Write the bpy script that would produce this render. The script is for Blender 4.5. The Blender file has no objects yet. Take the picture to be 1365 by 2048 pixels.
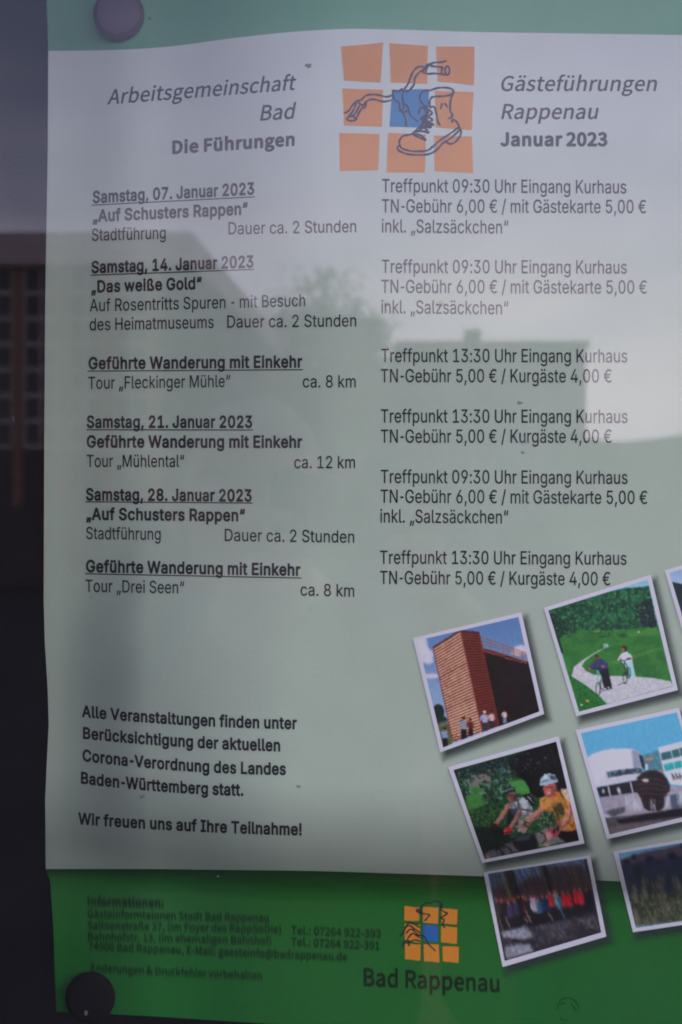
import bpy, math, random
import numpy as np
from mathutils import Vector
from mathutils.geometry import tessellate_polygon

# ------------------------------------------------------------------ camera, sky, sun, exposure
sc = bpy.context.scene
COL = sc.collection
CAM_D, LENS_Z = 0.5, 1.5                 # lens to poster plane, height of the lens over the ground
S = 0.0002                               # metres on the poster plane (y = 0) per pixel of the photograph
CX, CY = 682.5, 1024.0
cd = bpy.data.cameras.new('camera'); cam = bpy.data.objects.new('camera', cd); COL.objects.link(cam)
cam.location = (0, -CAM_D, LENS_Z); cam.rotation_euler = (math.radians(90), 0, 0)
cd.sensor_fit = 'VERTICAL'; cd.sensor_height = 36; cd.lens = 36 * CAM_D / (2048 * S)
cd.clip_start = 0.01; cd.clip_end = 3000
cd.dof.use_dof = True; cd.dof.focus_distance = CAM_D + 0.006; cd.dof.aperture_fstop = 13.5
sc.camera = cam
sc.cycles.transparent_max_bounces = 48; sc.cycles.filter_width = 1.9
sc.view_settings.view_transform = 'Standard'; sc.view_settings.look = 'None'
sc.view_settings.gamma = 1; sc.view_settings.exposure = 0.0
try: sc.view_settings.use_curve_mapping = False
except Exception: pass
SUN_EL, SUN_AZ = math.radians(25), math.radians(118)     # azimuth clockwise from +Y (the sun is behind the camera, to the right)
w = bpy.data.worlds.new('World'); sc.world = w; w.use_nodes = True
N, L = w.node_tree.nodes, w.node_tree.links
bg = N['Background']; bg.inputs['Strength'].default_value = 0.1
sky = N.new('ShaderNodeTexSky'); sky.sky_type = 'NISHITA'; sky.sun_disc = False
sky.sun_elevation = SUN_EL; sky.sun_rotation = SUN_AZ
tc = N.new('ShaderNodeTexCoord'); mp = N.new('ShaderNodeMapping'); mp.inputs['Scale'].default_value = (1, 1, 2.6)
nz = N.new('ShaderNodeTexNoise'); nz.inputs['Scale'].default_value = 3.2; nz.inputs['Detail'].default_value = 5; nz.inputs['Roughness'].default_value = 0.5
rp = N.new('ShaderNodeValToRGB')
rp.color_ramp.elements[0].position = 0.36; rp.color_ramp.elements[0].color = (0.60, 0.64, 0.76, 1)
rp.color_ramp.elements[1].position = 0.62; rp.color_ramp.elements[1].color = (1.08, 1.0, 1.06, 1)
sepz = N.new('ShaderNodeSeparateXYZ'); el = N.new('ShaderNodeMapRange')
el.inputs['From Min'].default_value = 0.0; el.inputs['From Max'].default_value = 0.5
el.inputs['To Min'].default_value = 0.0; el.inputs['To Max'].default_value = 1.0
er = N.new('ShaderNodeValToRGB')                          # cloud layer: paler towards the horizon, slate blue overhead
er.color_ramp.elements[0].color = (46, 42, 44, 1); er.color_ramp.elements[1].color = (9.4, 10.0, 14.2, 1)
e2 = er.color_ramp.elements.new(0.32); e2.color = (43, 39.5, 43, 1)
e4 = er.color_ramp.elements.new(0.46); e4.color = (22.5, 21.5, 27, 1)
e3 = er.color_ramp.elements.new(0.66); e3.color = (14.0, 14.3, 19.5, 1)
mul = N.new('ShaderNodeMix'); mul.data_type = 'RGBA'; mul.blend_type = 'MULTIPLY'; mul.inputs['Factor'].default_value = 1
mx = N.new('ShaderNodeMix'); mx.data_type = 'RGBA'; mx.inputs['Factor'].default_value = 0.86
L.new(tc.outputs['Generated'], mp.inputs['Vector']); L.new(mp.outputs['Vector'], nz.inputs['Vector'])
L.new(nz.outputs['Fac'], rp.inputs['Fac'])
L.new(tc.outputs['Generated'], sepz.inputs['Vector']); L.new(sepz.outputs['Z'], el.inputs['Value']); L.new(el.outputs['Result'], er.inputs['Fac'])
L.new(er.outputs['Color'], mul.inputs['A']); L.new(rp.outputs['Color'], mul.inputs['B'])
L.new(sky.outputs['Color'], mx.inputs['A']); L.new(mul.outputs['Result'], mx.inputs['B'])
L.new(mx.outputs['Result'], bg.inputs['Color'])
sl = bpy.data.lights.new('sun', 'SUN'); sl.energy = 1.0; sl.angle = math.radians(25); sl.color = (1, 0.93, 0.86)
so = bpy.data.objects.new('sun', sl); COL.objects.link(so)
sd = Vector((math.sin(SUN_AZ) * math.cos(SUN_EL), math.cos(SUN_AZ) * math.cos(SUN_EL), math.sin(SUN_EL)))
so.rotation_euler = sd.to_track_quat('Z', 'Y').to_euler(); so.location = (3, -3, 8)

# ------------------------------------------------------------------ helpers
def lin(c):
    return tuple((v / 255 / 12.92) if v / 255 <= 0.04045 else ((v / 255 + 0.055) / 1.055) ** 2.4 for v in c)

def mat(name, col, rough=0.6, spec=0.3, bump=0.0, bscale=300, var=0.0, vscale=8, metal=0.0, attr=None, alpha_attr=None, alpha=None, coat=0.0):
    m = bpy.data.materials.new(name); m.use_nodes = True
    n, l = m.node_tree.nodes, m.node_tree.links
    b = n['Principled BSDF']
    b.inputs['Roughness'].default_value = rough; b.inputs['Specular IOR Level'].default_value = spec
    b.inputs['Metallic'].default_value = metal
    if coat: b.inputs['Coat Weight'].default_value = coat
    t = n.new('ShaderNodeTexCoord')
    if attr:
        a = n.new('ShaderNodeAttribute'); a.attribute_name = attr; src = a.outputs['Color']
    else:
        a = n.new('ShaderNodeRGB'); a.outputs[0].default_value = (*col, 1); src = a.outputs[0]
    if var:
        q = n.new('ShaderNodeTexNoise'); q.inputs['Scale'].default_value = vscale; q.inputs['Detail'].default_value = 6
        l.new(t.outputs['Object'], q.inputs['Vector'])
        mr = n.new('ShaderNodeMapRange'); mr.inputs['From Min'].default_value = 0.3; mr.inputs['From Max'].default_value = 0.7
        mr.inputs['To Min'].default_value = 1 - var; mr.inputs['To Max'].default_value = 1 + var
        l.new(q.outputs['Fac'], mr.inputs['Value'])
        vm = n.new('ShaderNodeVectorMath'); vm.operation = 'SCALE'
        l.new(src, vm.inputs[0]); l.new(mr.outputs['Result'], vm.inputs['Scale']); src = vm.outputs['Vector']
    l.new(src, b.inputs['Base Color'])
    if bump:
        q = n.new('ShaderNodeTexNoise'); q.inputs['Scale'].default_value = bscale; q.inputs['Detail'].default_value = 4
        l.new(t.outputs['Object'], q.inputs['Vector'])
        bp = n.new('ShaderNodeBump'); bp.inputs['Strength'].default_value = bump; bp.inputs['Distance'].default_value = 0.001
        l.new(q.outputs['Fac'], bp.inputs['Height']); l.new(bp.outputs['Normal'], b.inputs['Normal'])
    if alpha_attr:
        a = n.new('ShaderNodeAttribute'); a.attribute_name = alpha_attr; l.new(a.outputs['Fac'], b.inputs['Alpha'])
    if alpha is not None: b.inputs['Alpha'].default_value = alpha
    return m

def new_mesh(name, verts, faces, smooth=False):
    me = bpy.data.meshes.new(name); me.from_pydata([tuple(v) for v in verts], [], faces); me.update()
    if smooth: me.polygons.foreach_set('use_smooth', [True] * len(me.polygons))
    return me

def link(name, me, material, parent=None, label=None):
    o = bpy.data.objects.new(name, me); COL.objects.link(o)
    if material and me and not me.materials: me.materials.append(material)
    if parent: o.parent = parent; o.matrix_parent_inverse = parent.matrix_world.inverted()
    if label: o['label'] = label
    return o

def tag(o, label, cat=None, group=None, kind=None):
    if label: o['label'] = label
    if cat: o['category'] = cat
    if group: o['group'] = group
    if kind: o['kind'] = kind
    return o

def empty(name, loc):
    o = bpy.data.objects.new(name, None); o.empty_display_size = 0.05; o.location = loc
    COL.objects.link(o); bpy.context.view_layer.update(); return o

class MB:
    def __init__(s): s.v = []; s.f = []
    def box(s, x0, x1, y0, y1, z0, z1):
        k = len(s.v); s.v += [(x0,y0,z0),(x1,y0,z0),(x1,y1,z0),(x0,y1,z0),(x0,y0,z1),(x1,y0,z1),(x1,y1,z1),(x0,y1,z1)]
        s.f += [tuple(k+i for i in q) for q in ((0,3,2,1),(4,5,6,7),(0,1,5,4),(1,2,6,5),(2,3,7,6),(3,0,4,7))]; return s
    def prism(s, pts, h):                                    # pts: floor polygon (x, y) ccw, z0; h: (z0, z1)
        k = len(s.v); n = len(pts)
        s.v += [(x, y, h[0]) for x, y in pts] + [(x, y, h[1]) for x, y in pts]
        s.f += [tuple(range(k+n-1, k-1, -1)), tuple(range(k+n, k+2*n))] + [(k+i, k+(i+1)%n, k+n+(i+1)%n, k+n+i) for i in range(n)]; return s
    def lathe(s, prof, c, ax, n=40):                         # prof: (radius, distance along ax)
        ax = Vector(ax).normalized(); u = ax.orthogonal().normalized(); w_ = ax.cross(u); k = len(s.v)
        for r, h in prof:
            for i in range(n):
                a = 2*math.pi*i/n; s.v.append(tuple(Vector(c) + ax*h + u*(r*math.cos(a)) + w_*(r*math.sin(a))))
        for j in range(len(prof)-1):
            for i in range(n):
                s.f.append((k+j*n+i, k+j*n+(i+1)%n, k+(j+1)*n+(i+1)%n, k+(j+1)*n+i))
        s.f.append(tuple(range(k+n-1, k-1, -1))); s.f.append(tuple(range(k+(len(prof)-1)*n, k+len(prof)*n))); return s
    def build(s, name, m, parent=None, label=None, smooth=False, bevel=0):
        o = link(name, new_mesh(name, s.v, s.f, smooth), m, parent, label)
        if parent:
            inv = parent.matrix_world.inverted()
            o.matrix_parent_inverse = inv
        if bevel:
            b = o.modifiers.new('bevel', 'BEVEL'); b.width = bevel; b.segments = 2; b.limit_method = 'ANGLE'
        return o

# ------------------------------------------------------------------ the curved sheet of paper
def sm(t): t = np.clip(t, 0, 1); return t * t * (3 - 2 * t)
def recess(X, Z):
    """how far the sheet lies behind its foremost point, in metres (it bulges out in the middle and is pinned back on the left)"""
    px = CX + X / S; py = CY - (Z - LENS_Z) / S
    left = 0.0215 - 0.013 * sm((py - 1735) / 230.0)
    lo = sm((py - 950) / 420.0)                              # lower down the sheet starts to turn back nearer its left edge
    r = left * (1 - sm((px - 250 + 190 * lo) / (430.0 + 90 * lo))) + 0.0022 * sm((130 - px) / 140.0)
    fb = 1790 + 0.026 * (px - 300)                           # where the mint field ends
    t = np.clip((py - fb + 235) / 245.0, 0, 1); u = np.clip((py - fb - 10) / 50.0, 0, 1)
    r = r + 0.0290 * t * t * (1 - 0.35 * sm((420 - px) / 320.0)) + 0.0050 * (2 * u - u * u)        # rolls away towards the foot of the mint field, flat again below it
    r = r + (0.0075 + 0.0030 * np.exp(-((py - 1430) / 300.0) ** 2)) * sm((285 - px) / 200.0)
    r = r + 0.0016 * np.sin(px / 150.0 + 0.6) * np.sin(py / 310.0 + 1.0) * sm((px - 200) / 300.0)
    r = r + 0.0010 * sm((px - 900) / 300.0) * (1 + np.cos(py / 420.0))
    return r
def paper(px, py, lift=0.0):
    """point of the sheet that the photograph shows at pixel px, py; lift = how far the print lies on top of it"""
    px = np.asarray(px, float); py = np.asarray(py, float)
    dx = (px - CX) * S / CAM_D; dz = (CY - py) * S / CAM_D; y = np.zeros_like(dx)
    for _ in range(14): y = recess(dx * (CAM_D + y), LENS_Z + dz * (CAM_D + y))
    X = dx * (CAM_D + y); Z = LENS_Z + dz * (CAM_D + y)
    return np.stack([X, y - lift, Z], -1)

def grid_mesh(name, PX, PY, lift, cols=None, alphas=None, keep=None):
    h, wd = PX.shape; v = paper(PX, PY, lift).reshape(-1, 3)
    i = np.arange(h * wd).reshape(h, wd)
    f = np.stack([i[:-1, :-1], i[1:, :-1], i[1:, 1:], i[:-1, 1:]], -1).reshape(-1, 4)
    if keep is not None: f = f[keep.ravel()[f].any(1)]
    me = bpy.data.meshes.new(name)
    me.vertices.add(len(v)); me.vertices.foreach_set('co', v.astype(np.float32).ravel())
    me.loops.add(f.size); me.loops.foreach_set('vertex_index', f.astype(np.int32).ravel())
    me.polygons.add(len(f)); me.polygons.foreach_set('loop_start', np.arange(0, f.size, 4, dtype=np.int32))
    me.update(calc_edges=True); me.validate()
    me.polygons.foreach_set('use_smooth', [True] * len(me.polygons))
    if cols is not None:
        a = me.color_attributes.new('print', 'FLOAT_COLOR', 'POINT')
        a.data.foreach_set('color', np.concatenate([cols.reshape(-1, 3), np.ones((h*wd, 1))], 1).astype(np.float32).ravel())
    if alphas is not None:
        a = me.attributes.new('ink', 'FLOAT', 'POINT'); a.data.foreach_set('value', alphas.astype(np.float32).ravel())
    return me

L_SHEET, L_FIELD, L_SHADOW, L_INK, L_BORDER, L_PIC = -0.0012, 4e-5, 8e-5, 1.6e-4, 1.3e-4, 1.8e-4

M_sheet = mat('poster paper', (0.72, 0.72, 0.70), 0.55, 0.25)
M_field = mat('printed paper', (1, 1, 1), 0.5, 0.3, attr='print', bump=0.08, bscale=700, var=.03, vscale=45)
M_pic = mat('printed picture ink', (1, 1, 1), 0.45, 0.3, attr='print')
M_shadow = mat('printed shadow ink', (0.035, 0.05, 0.045), 0.6, 0.1, alpha_attr='ink')
M_ink = mat('black print ink', (0.022, 0.022, 0.026), 0.5, 0.25)
M_inksoft = mat('blurred black print ink', (0.010, 0.03, 0.014), 0.5, 0.1, alpha=0.2)
M_inkhead = mat('grey print ink', (0.075, 0.078, 0.10), 0.5, 0.25)
M_inkblue = mat('blue grey line ink', (0.055, 0.06, 0.10), 0.5, 0.25)
M_faint = mat('faint print ink', (0.01, 0.03, 0.014), 0.5, 0.1, alpha=0.5)
M_orange = mat('orange print ink', (0.78, 0.33, 0.10), 0.5, 0.25, var=0.05, vscale=60)
M_orange2 = mat('deep orange print ink', (0.72, 0.26, 0.025), 0.5, 0.2, var=0.05, vscale=60)
M_blue = mat('blue print ink', (0.03, 0.24, 0.50), 0.5, 0.25, var=0.04, vscale=60)
M_blue2 = mat('deep blue print ink', (0.012, 0.13, 0.42), 0.5, 0.2)
M_border = mat('white print border', (0.76, 0.74, 0.78), 0.5, 0.3)

# outline of the sheet as measured
LY = np.array([-60, 100, 300, 480, 600, 900, 1200, 1280, 1380, 1450, 1530, 1600, 1735, 1748, 1762, 1850, 2023, 2100], float)
LX = np.array([92, 97, 96, 93, 91, 89, 88, 90, 96, 98, 94, 91, 92, 95, 101, 107, 113, 114], float)
def left_edge(y): return np.interp(y, LY, LX)
TXx = np.array([80, 200, 300, 370, 430, 500, 600, 700, 800, 950, 1150, 1365, 1620], float)
TXy = np.array([102, 101, 97, 90, 81, 72, 62, 57, 59, 64, 67, 70, 74], float)
def head_line(x): return np.interp(x, TXx, TXy)
BXx = np.array([80, 300, 640, 950, 1230, 1620], float); BXy = np.array([1738, 1738, 1742, 1752, 1762, 1778], float)
def foot_line(x): return np.interp(x, BXx, BXy)
EXx = np.array([80, 110, 300, 480, 700, 1620], float); EXy = np.array([2021, 2023, 2032, 2044, 2056, 2100], float)
def sheet_bottom(x): return np.interp(x, EXx, EXy)
RIGHT = 1600.0
def smooth1(fn, xs, wdt=40):
    return sum(fn(xs + d) for d in np.linspace(-wdt, wdt, 9)) / 9
def field(y_top, y_bot, nx, ny, lift, colf=None, name='field'):
    u = np.linspace(0, 1, nx); PX = np.zeros((ny, nx)); PY = np.zeros((ny, nx))
    for j, v in enumerate(np.linspace(0, 1, ny)):
        xx = 90 + (RIGHT - 90) * u
        for _ in range(2):
            yy = y_top(xx) * (1 - v) + y_bot(xx) * v
            xl = left_edge(yy[0]); xx = xl + (RIGHT - xl) * u
        yy = y_top(xx) * (1 - v) + y_bot(xx) * v
        PX[j] = xx; PY[j] = yy
    return grid_mesh(name, PX, PY, lift, colf(PX, PY) if colf else None)
hl = lambda x: smooth1(head_line, x); fl = lambda x: smooth1(foot_line, x)
sb = lambda x: smooth1(sheet_bottom, x, 20); st = lambda x: x * 0 - 60.0

poster = empty('poster', (0, 0.01, LENS_Z - 0.21))
tag(poster, 'green and pale mint event poster pinned up behind glass, schedule text and tilted printed photos', 'poster')
sheet = link('paper_sheet', field(st, sb, 170, 300, L_SHEET, name='paper_sheet'), M_sheet, poster)
so_ = sheet.modifiers.new('thickness', 'SOLIDIFY'); so_.thickness = 0.0003; so_.offset = -1
def mixc(a, b, t): t = t[..., None]; return np.array(a) * (1 - t) + np.array(b) * t
C_white, C_mint = (0.73, 0.80, 0.74), (0.475, 0.565, 0.43)
def c_head(PX, PY): return mixc((0.15, 0.40, 0.235), (0.185, 0.46, 0.27), sm((PX - 100) / 1000))
def c_body(PX, PY): return mixc(C_white, C_mint, sm((PY - 60) / 640.0))
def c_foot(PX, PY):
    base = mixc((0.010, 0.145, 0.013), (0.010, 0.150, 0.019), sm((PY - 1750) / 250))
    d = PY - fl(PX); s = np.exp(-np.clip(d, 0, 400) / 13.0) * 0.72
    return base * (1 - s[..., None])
link('header_band', field(st, hl, 200, 24, L_FIELD, c_head, 'header_band'), M_field, poster, 'sea green band across the top of the poster')
link('body_field', field(hl, fl, 200, 420, L_FIELD, c_body, 'body_field'), M_field, poster, 'pale mint middle field of the poster')
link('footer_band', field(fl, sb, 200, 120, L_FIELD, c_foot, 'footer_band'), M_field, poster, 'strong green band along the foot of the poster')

# ------------------------------------------------------------------ lettering (outlines of two plain sans-serif alphabets)
GLYPHS_NARROW = {
' ': '188|',
',': '194|32 -122 7 -4 44 0 7 4 54 192 -5 8 -72 0 -5 -4',
'-': '306|76 185 7 -4 160 0 7 8 0 56 -7 6 -164 -1 -4 -5',
'.': '194|74 -7 21 -4 16 2 20 11 11 15 5 12 -1 28 -12 20 -15 11 -24 6 -16 -3 -20 -12 -11 -14 -5 -24 5 -24 11 -14',
'/': '255|8 -79 7 -4 56 0 6 4 164 608 -2 10 -60 1 -8 -6',
'0': '459|191 -10 38 -4 36 4 32 10 32 20 24 23 21 31 24 60 11 60 3 60 -7 88 -13 52 -18 40 -21 32 -27 24 -25 16 -36 12 -36 5 -40 -4 -32 -10 -32 -20 -24 -23 -22 -32 -16 -36 -15 -52 -4 -32 -3 -60 3 -64 11 -56 22 -56 24 -36 24 -23 32 -19|217 58 -31 8 -17 12 -16 18 -12 22 -19 60 -6 76 7 80 8 32 21 44 16 20 17 12 20 8 24 3 36 -9 20 -14 29 -40 17 -60 6 -76 -7 -80 -15 -52 -14 -24 -16 -19 -18 -13 -18 -7',
'1': '459|70 -3 7 -4 312 0 8 4 1 56 -4 8 -105 1 -6 3 0 444 -6 7 -80 0 -118 -87 0 -72 6 -6 120 82 0 -368 -4 -3 -128 -1 -4 -8',
'2': '459|58 -3 7 -4 324 0 6 4 1 60 -7 7 -218 5 170 185 28 42 14 37 5 40 -9 52 -27 44 -43 34 -28 11 -56 9 -56 -9 -52 -26 -20 -19 -17 -24 -19 -52 -2 -32 6 -6 64 0 5 6 5 36 17 28 33 22 32 6 36 -5 33 -19 19 -28 4 -32 -9 -40 -27 -42 -217 -234 -3 -8',
'3': '459|178 -10 39 -4 36 2 59 18 49 36 28 45 11 55 -2 32 -21 52 -20 25 -44 30 -32 12 -43 5 140 160 1 52 -6 6 -300 0 -10 -6 0 -60 6 -5 200 0 4 -3 -122 -140 -1 -56 7 -5 68 -2 28 -5 20 -7 28 -21 20 -44 0 -36 -12 -29 -20 -21 -20 -10 -32 -8 -36 0 -34 8 -26 16 -16 20 -12 36 -68 1 -8 -5 4 -32 9 -24 14 -24 18 -20 23 -18 24 -12',
'4': '459|276 -3 5 -4 64 0 5 8 1 96 62 1 7 7 0 56 -3 8 -67 4 -1 148 -8 4 -56 0 -9 -4 -3 -150 -150 2 194 332 0 8 -8 3 -60 0 -8 -3 -208 -356 0 -52 4 -6 236 -1',
'5': '459|182 -10 39 -4 36 4 52 17 28 20 36 43 14 28 8 36 2 52 -12 48 -20 37 -32 34 -33 21 -27 9 -44 6 -36 -4 -49 -19 13 124 4 3 208 1 4 8 0 56 -4 5 -272 1 -8 -6 -28 -260 68 -11 24 16 32 11 32 4 24 -3 32 -12 23 -21 12 -16 11 -36 0 -40 -12 -36 -19 -24 -15 -12 -32 -12 -48 2 -28 13 -22 21 -18 42 -64 1 -7 -3 2 -28 8 -24 13 -25 16 -20 44 -32',
'6': '459|191 -10 34 -4 32 3 28 7 32 14 22 16 34 42 21 58 0 60 -8 32 -12 28 -29 36 -28 20 -48 16 -36 3 -34 -3 129 188 -3 9 -78 -1 -141 -208 -20 -36 -22 -56 -6 -28 1 -56 19 -60 39 -46 45 -26|205 58 -40 20 -20 26 -12 34 0 40 13 36 31 31 32 12 36 0 16 -5 24 -14 23 -28 11 -32 0 -40 -13 -36 -17 -23 -12 -9 -32 -13',
'8': '459|182 -10 43 -4 36 2 60 17 48 35 28 41 8 29 1 48 -13 40 -24 36 -16 14 -30 18 26 19 30 45 10 48 -9 52 -15 26 -32 34 -48 24 -28 7 -64 -1 -28 -6 -44 -23 -37 -37 -12 -24 -6 -24 -3 -28 11 -52 28 -40 28 -20 -17 -8 -30 -24 -24 -36 -13 -40 2 -52 20 -48 21 -23 44 -30|201 58 -32 9 -24 16 -12 15 -6 12 -5 28 3 20 9 24 23 24 32 17 56 4 36 -11 25 -18 18 -28 6 -32 -7 -32 -14 -21 -28 -19 -36 -9|213 298 -32 8 -24 20 -15 32 -1 32 11 28 17 19 40 15 36 0 36 -14 20 -20 10 -28 -1 -32 -9 -24 -20 -21 -24 -12',
'9': '459|124 -3 5 -4 76 2 140 207 20 35 23 56 8 52 -2 32 -7 32 -13 28 -37 47 -24 16 -28 13 -60 10 -60 -11 -52 -30 -33 -41 -14 -28 -7 -32 0 -60 8 -32 26 -47 39 -33 29 -13 56 -8 36 5 -128 -188|205 253 -28 11 -32 33 -11 36 0 40 4 16 15 28 24 22 32 13 36 0 32 -13 20 -19 10 -15 12 -36 0 -40 -4 -16 -15 -28 -23 -21 -32 -12',
':': '194|74 -7 21 -4 16 2 20 11 11 15 5 12 -1 28 -12 20 -15 11 -24 6 -16 -3 -20 -12 -11 -14 -5 -24 5 -24 11 -14|83 265 24 0 16 7 11 9 12 20 1 28 -5 12 -11 14 -24 12 -16 1 -23 -7 -17 -16 -7 -16 0 -24 6 -16 11 -12',
'A': '486|10 -3 7 -4 72 1 50 139 6 2 192 0 52 -138 8 -4 64 0 8 4 -186 512 -6 7 -76 0 -6 -3|169 206 -3 3 71 218 4 -3 72 -215 -4 -3',
'B': '462|54 -3 7 -4 184 0 72 8 56 25 34 39 16 48 2 24 -7 48 -12 24 -21 28 -20 15 -27 13 35 25 20 27 11 36 -2 48 -17 47 -29 33 -23 16 -28 11 -60 8 -184 0 -7 -3|133 64 0 159 112 1 40 -5 32 -17 25 -33 5 -20 -1 -32 -7 -16 -14 -16 -20 -12 -60 -9|133 292 0 153 136 -3 24 -8 16 -11 10 -14 8 -20 1 -32 -12 -28 -19 -20 -24 -11 -32 -6',
'D': '508|54 -3 7 -4 160 0 32 2 52 9 48 20 20 13 24 20 30 36 23 48 14 52 5 60 -5 64 -13 52 -33 60 -29 32 -32 23 -48 21 -52 9 -196 2 -7 -3|133 64 0 381 124 -3 32 -8 28 -13 40 -36 16 -28 11 -32 6 -32 0 -76 -17 -64 -16 -27 -20 -23 -24 -17 -28 -12 -32 -7 -36 -3',
'E': '425|54 -3 7 -4 312 0 8 4 1 60 -5 7 -245 1 1 157 220 0 9 7 0 56 -5 8 -224 0 0 152 240 0 6 8 -2 61 -316 2 -7 -3',
'F': '416|54 -3 7 -4 64 0 6 4 2 217 212 0 8 7 0 56 -4 7 -216 1 0 160 236 0 7 8 0 56 -3 6 -312 1 -7 -3',
'G': '526|223 -10 46 -4 40 3 36 9 37 16 27 18 28 26 20 30 14 30 11 40 3 96 -4 8 -196 1 -5 -1 -4 -8 0 -56 5 -6 126 -2 -7 -40 -8 -20 -16 -24 -16 -16 -19 -13 -44 -15 -28 -2 -32 3 -24 6 -28 15 -36 35 -17 27 -13 36 -9 72 10 76 26 56 19 23 24 18 48 19 28 3 36 -4 39 -15 25 -20 16 -21 24 -46 68 -1 7 4 -14 52 -23 40 -18 21 -36 29 -24 13 -24 10 -48 10 -52 0 -48 -10 -48 -21 -22 -16 -31 -32 -30 -48 -17 -48 -11 -60 0 -64 5 -32 13 -52 24 -48 31 -40 38 -31 44 -20',
'H': '523|54 -3 7 -4 64 0 6 4 2 228 252 0 1 -228 7 -4 64 0 6 4 1 512 -3 6 -68 1 -7 -3 -1 -216 -4 -1 -248 0 -2 217 -6 3 -64 0 -7 -3',
'K': '473|54 -3 7 -4 64 0 6 4 2 168 64 66 172 -237 80 -1 6 4 -1 8 -201 284 200 215 0 10 -92 1 -228 -250 -1 244 -7 7 -64 0 -7 -3',
'M': '634|54 -3 7 -4 60 0 7 4 1 389 34 -97 115 -288 3 -6 8 -2 52 0 7 4 149 388 1 -388 7 -4 68 2 0 519 -96 2 -7 -3 -125 -324 -28 -86 -4 -2 -29 88 -126 324 -9 3 -88 0 -7 -3',
'N': '529|54 -3 7 -4 64 0 6 4 -2 403 68 -115 184 -289 8 -3 72 0 8 4 0 516 -8 3 -60 0 -9 -7 1 -397 -251 401 -9 3 -72 0 -7 -3',
'R': '455|54 -3 7 -4 64 0 6 4 2 193 108 1 108 -197 80 -1 5 4 -1 8 -109 200 37 22 20 18 13 20 14 32 8 52 -8 60 -12 28 -16 24 -43 34 -32 12 -68 9 -176 0 -7 -3|133 263 0 182 124 -1 39 -11 25 -20 15 -40 1 -36 -9 -32 -19 -23 -28 -14 -24 -5',
'S': '453|177 -12 46 -4 40 2 64 19 27 15 23 20 28 44 8 28 1 48 -6 24 -18 32 -27 28 -48 26 -144 45 -24 14 -20 23 -5 24 2 12 5 16 14 20 28 18 52 10 52 -9 24 -13 16 -14 10 -16 5 -24 5 -5 64 0 8 4 -2 29 -8 24 -14 25 -17 19 -47 32 -60 17 -36 2 -56 -7 -32 -12 -24 -13 -24 -18 -18 -21 -13 -24 -9 -28 -2 -28 4 -32 13 -32 21 -26 24 -18 36 -18 152 -48 24 -16 15 -18 5 -24 -2 -16 -14 -28 -12 -13 -28 -17 -40 -9 -56 3 -36 14 -22 18 -8 12 -14 39 -68 1 -7 -4 3 -32 10 -28 30 -44 24 -19 24 -13',
'T': '455|187 -3 6 -4 64 0 7 8 1 444 156 1 3 7 0 56 -3 6 -388 1 -7 -3 -1 -60 4 -7 156 -1',
'U': '523|211 -11 46 -4 40 2 40 10 29 12 31 20 24 24 20 28 11 24 8 32 4 36 0 336 -3 6 -68 1 -7 -7 0 -332 -3 -24 -12 -36 -26 -31 -16 -11 -44 -15 -24 -1 -28 1 -44 15 -28 22 -16 24 -11 32 -3 24 0 332 -6 7 -64 0 -7 -3 -1 -340 4 -36 8 -32 31 -52 25 -25 32 -20',
'a': '395|125 -12 38 -4 52 10 32 17 20 22 3 -33 5 -7 60 0 8 4 1 255 -7 48 -9 24 -21 29 -32 22 -16 6 -68 10 -40 -4 -40 -13 -20 -10 -32 -28 -14 -20 -11 -24 5 -8 64 -16 13 20 23 21 28 12 32 3 40 -10 16 -12 10 -18 4 -28 -2 -8 -8 -8 -155 -28 -45 -23 -24 -29 -7 -16 -5 -36 9 -48 23 -36 16 -14 20 -11|143 55 -28 13 -12 16 -3 32 10 20 29 17 128 25 -1 -58 -9 -24 -18 -21 -28 -16 -16 -4 -24 -3',
'b': '430|193 -11 33 -4 32 2 32 9 48 31 23 26 17 32 17 64 0 76 -7 36 -12 36 -34 48 -28 23 -52 20 -56 2 -36 -10 -36 -27 -12 -16 -2 176 -6 3 -64 -1 -4 -6 1 -512 7 -4 60 0 5 8 3 40 32 -34|198 56 -16 5 -28 20 -22 36 -11 48 3 72 15 40 27 30 32 14 44 0 34 -16 25 -28 14 -36 5 -24 0 -56 -12 -44 -18 -31 -14 -13 -18 -12 -16 -5',
'c': '402|169 -11 38 -4 36 3 52 18 43 35 17 24 15 36 -6 8 -61 15 -5 -3 -12 -28 -19 -21 -28 -14 -32 -5 -40 8 -16 10 -16 14 -19 32 -13 68 6 48 14 40 12 18 16 14 36 16 20 2 32 -5 28 -14 17 -19 14 -28 5 -2 65 18 0 8 -14 32 -31 38 -44 26 -52 14 -52 -2 -32 -8 -28 -14 -24 -19 -24 -25 -18 -30 -12 -32 -7 -36 -3 -40 3 -36 8 -36 13 -33 16 -27 44 -41 32 -16',
'd': '430|158 -11 37 -4 44 6 32 16 32 34 3 -40 5 -8 60 0 7 4 1 512 -4 6 -64 1 -6 -3 -2 -178 -20 25 -28 20 -36 10 -56 -1 -32 -10 -24 -13 -21 -17 -21 -24 -17 -32 -12 -32 -7 -36 0 -72 8 -40 26 -58 21 -26 25 -20|183 56 -32 14 -27 31 -14 36 -5 24 0 56 10 42 24 38 24 17 20 7 40 0 20 -5 17 -11 14 -12 19 -32 10 -48 0 -52 -11 -44 -21 -36 -28 -20 -16 -4',
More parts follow.
